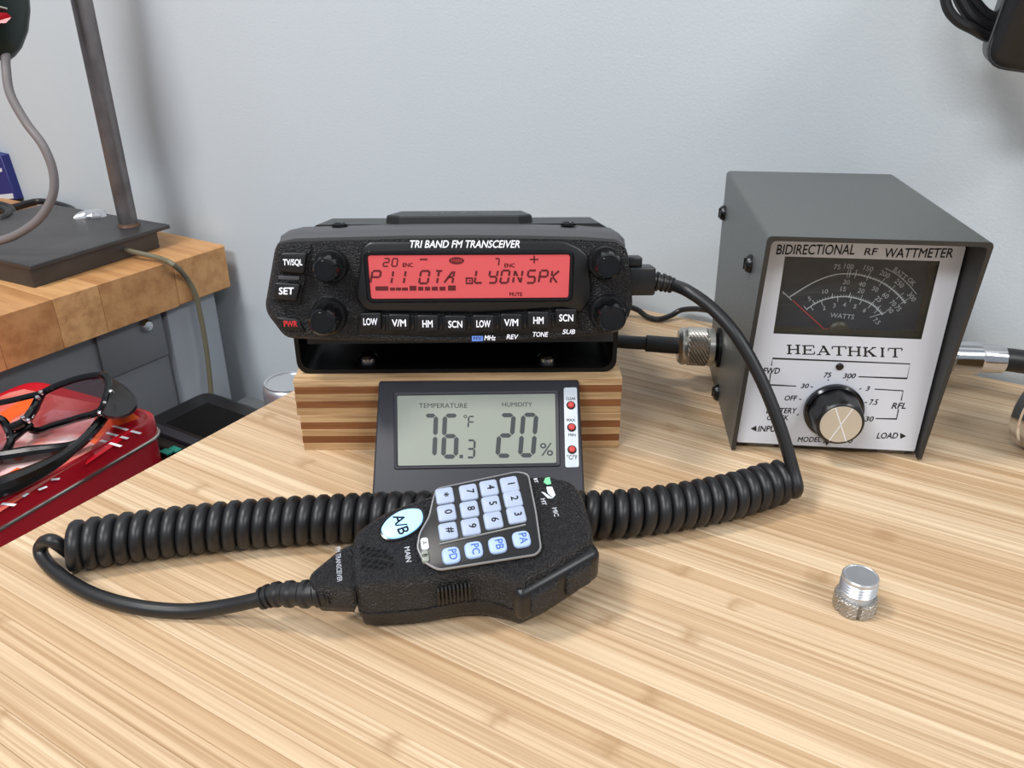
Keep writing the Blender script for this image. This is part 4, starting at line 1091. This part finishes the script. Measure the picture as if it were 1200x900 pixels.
# hanging tool with grey cord
tc_ = aty(-14, 10, 0.585)
TLM = FR(tc_, 0)
tool = thing('hanging_tool', TLM, 'dark green rounded tool with red mark and grey cord at upper left', 'tool')
mb = MB(); mb.lathe([(6, -31), (9, -29), (14, -24), (20, -14), (24, -2), (26, 10), (25, 24), (22, 45), (20, 80), (19, 130), (17, 160), (0, 164)], (0, 0, 0), (0, 0, 1), 40); tbody = mb.build('body', 'green_tool', tool)
def on_tool(px, py, r_off):
    Mi = TLM.inverted(); o_ = (Mi @ CAM) * 1000; d_ = Mi.to_3x3() @ ray(px, py)
    rad = 25.2 + r_off; A = d_.x ** 2 + d_.y ** 2; B = 2 * (o_.x * d_.x + o_.y * d_.y); C_ = o_.x ** 2 + o_.y ** 2 - rad ** 2
    t = (-B - math.sqrt(max(0, B * B - 4 * A * C_))) / (2 * A); return o_ + d_ * t
mb = MB(); vv = [[mb.bm.verts.new(on_tool(*q, r_)) for q in ((-12, 14), (8, 15), (13.5, 20), (7, 27), (-12, 27))] for r_ in (-1.5, 0.9)]
mb.bm.faces.new(vv[1]); mb.bm.faces.new(vv[0][::-1])
for i in range(5): mb.bm.faces.new((vv[0][i], vv[0][(i + 1) % 5], vv[1][(i + 1) % 5], vv[1][i]))
mb.build('red_mark', 'tin_red', tool, smooth=False)
mb = MB(); mb.tube([on_tool(*q, 0.2) for q in ((-10, 7), (0, 8.5), (8, 10.5))], 0.9, 8); mb.build('grey_line', 'nickel', tool)
gc = [w2l(TLM, aty(*q)) for q in ((2, 48, 0.585), (6, 62, 0.580), (7, 80, 0.575), (12, 110, 0.570), (30, 143, 0.566), (50, 170, 0.562), (62, 200, 0.560), (62, 228, 0.558), (48, 254, 0.556), (25, 272, 0.556), (0, 282, 0.560), (-40, 288, 0.566))]
gc[0] = Vector((0, 0, -28))
mb = MB(); mb.tube(spline([tuple(p) for p in gc], 8), 2.9, 12); mb.build('cord', 'grey_cord', tool)
tag(tool.children[-1], 'grey cord')

# blue carton and black cable on the bench
bq = atz(19, 233, ZB + 0.001)
BXM = FR((bq.x, bq.y, ZB), -22)
bx_ = thing('blue_carton', BXM, 'dark blue carton with white print standing on the bench', 'box')
MB().hexa([(-70, 0, 0), (0, 0, 0), (0, 45, 0), (-70, 45, 0), (-78, 0, 44), (-6, 0, 42), (-6, 45, 42), (-78, 45, 44)], 0.6, 1).build('carton', 'blue_card', bx_)
FBX = Face(BXM, 'front', 0.0)
mb = MB(); FBX.poly(mb, [FBX.uv(*q, 0.1) for q in ((-8, 229), (15, 226.5), (16, 232.5), (-8, 235))], 0.1); mb.build('white_band', 'silver_strip', bx_, smooth=False)
mb = MB(); FBX.poly(mb, [FBX.uv(*q, 0.1) for q in ((-4, 198), (2, 197), (2.5, 201), (-4, 203))], 0.1); mb.build('white_band', 'silver_strip', bx_, smooth=False)
mb = MB()
pts = [atz(*q) * 1000 for q in ((-40, 250, ZB + .004), (-5, 247, ZB + .004), (15, 243, ZB + .0032), (45, 236, ZB + .0032), (70, 240, ZB + .0032), (86, 247, ZB + .0032), (70, 252, ZB + .0032), (40, 255, ZB + .0032), (10, 262, ZB + .004), (-20, 268, ZB + .004))]
mb.tube(spline(pts, 8), 3.0, 10); o = mb.build('black_cable', 'black_rubber'); tag(o, 'loop of black cable behind the steel plate on the bench', 'cable')
mb = MB()
pts = [atz(*q) * 1000 for q in ((-30, 243, ZB + .0125), (0, 240, ZB + .0125), (14, 246, ZB + .012), (5, 255, ZB + .010), (-15, 256, ZB + .010), (-25, 249, ZB + .0165), (-5, 243, ZB + .0175), (10, 249, ZB + .0175), (0, 258, ZB + .016), (-30, 262, ZB + .012))]
mb.tube(spline(pts, 8), 3.0, 10); o = mb.build('black_cable', 'black_rubber'); tag(o, 'bunched black cable in front of the blue carton', 'cable')

# red tin on the low cart
TZ = -0.060
tcn = atz(192, 484, TZ)
TNM = FR((tcn.x, tcn.y, ZS), -25)
tin = thing('red_tin', TNM, 'shiny red rectangular tin box beside the bamboo table', 'tin')
th_ = (TZ - ZS) * 1000
def rrect(x0, x1, y0, y1, r): return round_poly([(x0, y0), (x1, y0), (x1, y1), (x0, y1)], r, 6)
base_l = rrect(-118, 0, -175, 0, 16)
mb = MB(); mb.rings([[Vector((u, v, z_)) for u, v in offset_poly(base_l, i_)] for i_, z_ in ((2.2, 0), (1.2, 1), (1.2, th_ - 13))]); mb.build('tin_body', 'tin_red', tin, sharp=50)
mb = MB(); mb.rings([[Vector((u, v, z_)) for u, v in offset_poly(base_l, i_)] for i_, z_ in ((0.0, th_ - 13), (0.0, th_ - 2.4), (0.6, th_ - 0.9), (2.2, th_ - 0.1), (4.0, th_ - 0.6), (5.0, th_ - 1.0))])
lid = mb.build('lid', 'tin_red', tin, sharp=60)
mb = MB(); mb.tube([Vector((u, v, th_ - 12.5)) for u, v in offset_poly(base_l, -0.5)], 1.1, 8, True); mb.build('rolled_rim', 'nickel', lid)
NF = Face(TNM, 'top', th_ - 1.0)
def npoly(pxs, m, off):
    mb = MB(); NF.poly(mb, [NF.uv(*q, off) for q in pxs], off); mb.build('lid_print', m, lid, smooth=False)
npoly([(-30, 470), (28, 456), (150, 480), (165, 494), (0, 600), (-40, 625)], 'tin_art', 0.15)
npoly([(118, 478), (146, 478), (168, 492), (120, 522), (98, 516)], 'tin_orange', 0.3)
npoly([(0, 520), (60, 480), (112, 484), (104, 520), (30, 560), (0, 570)], 'tin_art_white', 0.25)
npoly([(0, 560), (20, 548), (38, 552), (0, 580)], 'tin_orange', 0.32)
npoly([(0, 484), (30, 466), (48, 470), (8, 496)], 'tin_orange', 0.32)
npoly([(126, 503), (167, 489), (172, 496), (100, 545), (108, 524)], 'tin_red', 0.34)
for s_ in (((132, 499), (165, 508)), ((125, 507), (150, 514)), ((118, 516), (142, 523)), ((60, 562), (70, 561)), ((45, 574), (55, 570)), ((27, 582), (33, 578)), ((2, 590), (18, 592))):
    mb = MB(); NF.pribbon(mb, list(s_), 2.0, 0.45); mb.build('lid_print', 'white_print', lid, smooth=False)

# sunglasses on the tin
gl_o = atz(60, 500, TZ)
GM = Matrix.Translation(gl_o)
gl = thing('sunglasses', GM, 'black framed tinted sunglasses lying folded on the red tin', 'sunglasses')
def g_(px, py, h): return tuple((atz(px, py, TZ + h) - gl_o) * 1000)
r1 = [(42, 478, .012), (50, 461, .020), (84, 446, .026), (116, 439.5, .028), (127, 446, .028), (124, 466, .023), (116, 482, .017), (92, 490, .014), (62, 499, .009), (40, 505, .006), (33, 494, .008)]
P1 = spline([g_(*q) for q in r1], 6, True)
mb = MB(); mb.tube(P1, 2.1, 8, True); mb.build('lens_rim', 'black_gloss', gl)
def lens(P):
    mb = MB(); c = sum((Vector(p) for p in P), Vector()) / len(P); n = Vector((0, -0.4, 0.9)).normalized()
    rr = [[Vector(p) for p in P], [c + (Vector(p) - c) * 0.6 + n * 1.5 for p in P], [c + (Vector(p) - c) * 0.15 + n * 2.4 for p in P]]
    mb.rings(rr, cap0=False); mb.build('lens', 'lens_tint', gl)
lens(P1)
r2 = [(12, 520, .006), (9, 502, .012), (-4, 490, .018), (-40, 494, .022), (-62, 510, .022), (-60, 532, .014), (-35, 545, .008), (-5, 540, .005)]
P2 = spline([g_(*q) for q in r2], 6, True)
mb = MB(); mb.tube(P2, 2.3, 8, True); mb.build('lens_rim', 'black_gloss', gl)
lens(P2)
mb = MB(); mb.tube(spline([g_(48, 462, .019), g_(40, 478, .016), g_(28, 494, .013), g_(12, 502, .012)], 6), 2.6, 10); mb.tube(spline([g_(36, 497, .009), g_(26, 505, .008), g_(13, 516, .007)], 6), 2.2, 10); mb.build('bridge', 'black_gloss', gl)
mb = MB(); mb.tube(spline([g_(-30, 478, .020), g_(10, 470, .021), g_(48, 461, .022)], 6), 1.8, 8); mb.build('brow_bar', 'black_gloss', gl)
ep = ((116, 440), (132, 444), (150, 455), (160, 468), (160, 480), (148, 489), (130, 491), (119, 486), (127, 462))
ep = [tuple(q)[:2] for q in spline([Vector((*q, 0)) for q in ep], 3, True)]
mb = MB(); cxp = (sum(q[0] for q in ep) / len(ep), sum(q[1] for q in ep) / len(ep))
mb.rings([[Vector(g_(cxp[0] + (q[0] - cxp[0]) * k_, cxp[1] + (q[1] - cxp[1]) * k_, h_)) for q in ep] for k_, h_ in ((0.80, .006), (0.92, .012), (1.0, .018), (0.96, .022), (0.86, .0245))]); mb.build('end_piece', 'black_plastic', gl)
mb = MB(); P = spline([g_(128, 478, .013), g_(116, 496, .010), g_(98, 516, .008), g_(74, 535, .007), g_(45, 552, .0065), (g_(10, 568, .0065)), g_(-40, 586, .0065)], 7)
mb.tube(P, [3.0 + 2.6 * min(1, max(0, (i / len(P) - 0.45) * 3)) for i in range(len(P))], 10); mb.build('temple', 'black_gloss', gl)
mb = MB(); P = spline([g_(104, 514, .0045), g_(80, 524, .0045), g_(40, 530, .0045), g_(0, 536, .0045), g_(-40, 540, .0045)], 7)
mb.tube(P, [2.0 + 2.0 * min(1, i / len(P) * 2) for i in range(len(P))], 10); mb.build('temple', 'black_gloss', gl)
for q in ((44, 466, .0225), (48, 460, .0245), (27, 490, .016), (33, 493, .015), (130, 459, .029), (130, 478, .0185), (117, 484, .020)):
    mb = MB(); p = Vector(g_(*q)); mb.lathe([(1.3, -1.2), (1.3, 0.8), (0.9, 1.3), (0, 1.4)], p, (0, -0.5, 0.85), 12); mb.build('rivet', 'chrome', gl)

# black charger dock and metal can at the back of the cart
CZ = -0.100
cq = [atz(*q, CZ) for q in ((203, 498), (248, 457), (330, 474))]
cyaw = math.degrees(math.atan2((cq[1] - cq[0]).y, (cq[1] - cq[0]).x))
CHM = FR((cq[1].x, cq[1].y, ZS), YAW)
chg = thing('charger_dock', CHM, 'black charger dock with a slot standing behind the bamboo table edge', 'charger')
hc_ = (CZ - ZS) * 1000
mb = MB(); loop = rrect(-6, 92, -76, 0, 12)
mb.rings([[Vector((u, v, z_)) for u, v in offset_poly(loop, i_)] for i_, z_ in ((0, 0), (0, hc_ - 5), (1.5, hc_ - 1.5), (5, hc_))]); mb.build('case', 'black_plastic', chg, sharp=50)
mb = MB(); mb.box(14, 78, -52, -16, hc_ - 0.5, hc_ + 0.4, 0.3); mb.build('slot', 'slot_black', chg)
mb = MB(); mb.box(8, 84, -66, -58, hc_ - 1, hc_ + 3, 1.2); mb.build('ridge', 'charcoal_plastic', chg)
for k in range(2):
    p = pxl(CHM, 195 + k * 10, 529 - k * 3, 2, hc_ + 0.6)
    mb = MB(); mb.box(p.x - 4, p.x + 4, p.y - 2.5, p.y + 2.5, hc_ - 0.5, hc_ + 0.8, 0.3); mb.build('indicator', 'teal_light', chg)
cz = atz(338, 448, -0.070)
cnm = FR((cz.x, cz.y, ZS), 0)
can = thing('metal_can', cnm, 'shiny silver metal can half hidden behind the plywood block', 'can')
hh = (-0.070 - ZS) * 1000
mb = MB(); mb.lathe([(17, 0), (18, 1), (18, hh - 4), (17, hh - 1), (16, hh)], (0, 0, 0), (0, 0, 1), 40); mb.build('can_body', 'foil', can)
mb = MB(); mb.lathe([(16.2, hh - 0.5), (16.2, hh + 1.0), (14.8, hh + 1.0), (14.4, hh - 1.5), (0, hh - 1.8)], (0, 0, 0), (0, 0, 1), 40); mb.build('can_lid', 'foil', can)

# ================================================================== POWER ADAPTER HANGING AT UPPER RIGHT
ap = atplane(1151, 78, WALLP + WN * 0.055, WN)
AM = FR(ap, -22, 0, 6)
ad = thing('power_adapter', AM, 'black power adapter hanging on the wall at the upper right corner', 'adapter')
mb = MB(); lp = rrect(0, 62, 0, 92, 9)
def xz(loop, y): return [Vector((u, y, v)) for u, v in loop]
mb.rings([xz(offset_poly(lp, 3), -1), xz(offset_poly(lp, 0.6), 0.5), xz(lp, 3), xz(lp, 24), xz(offset_poly(lp, 1.5), 28)]); mb.build('case', 'black_plastic', ad, sharp=40)
mb = MB(); mb.tube([Vector((u, 3, v)) for u, v in lp], 0.45, 6, True); mb.build('seam', 'frame_grey', ad)
def adp(px, py, yy): return tuple(pxl(AM, px, py, 1, yy))
mb = MB(); mb.tube(spline([adp(1108, -60, 12), adp(1106, -20, 10), adp(1110, 8, 9), adp(1122, 24, 9), adp(1140, 34, 10), adp(1162, 44, 14), adp(1200, 40, 20)], 8), 2.0, 10)
mb.tube(spline([adp(1122, -60, 16), adp(1121, -20, 15), adp(1128, 4, 14), adp(1144, 24, 14), adp(1170, 36, 18), adp(1210, 30, 24)], 8), 2.6, 10)
mb.tube(spline([adp(1128, -60, 20), adp(1132, -18, 18), adp(1142, 4, 18), adp(1165, 22, 20), adp(1215, 20, 26)], 8), 2.6, 10)
mb.build('cord', 'black_rubber', ad)
hk = atplane(1118, -70, WALLP, WN); hkl = w2l(AM, hk)
mb = MB(); mb.tube(spline([tuple(hkl), tuple(hkl + (AM.inverted().to_3x3() @ WN) * 30), tuple(hkl + (AM.inverted().to_3x3() @ WN) * 58), tuple(hkl + (AM.inverted().to_3x3() @ WN) * 60 + Vector((0, 0, 8)))], 5), 2.0, 8); mb.build('wall_hook', 'nickel', ad)
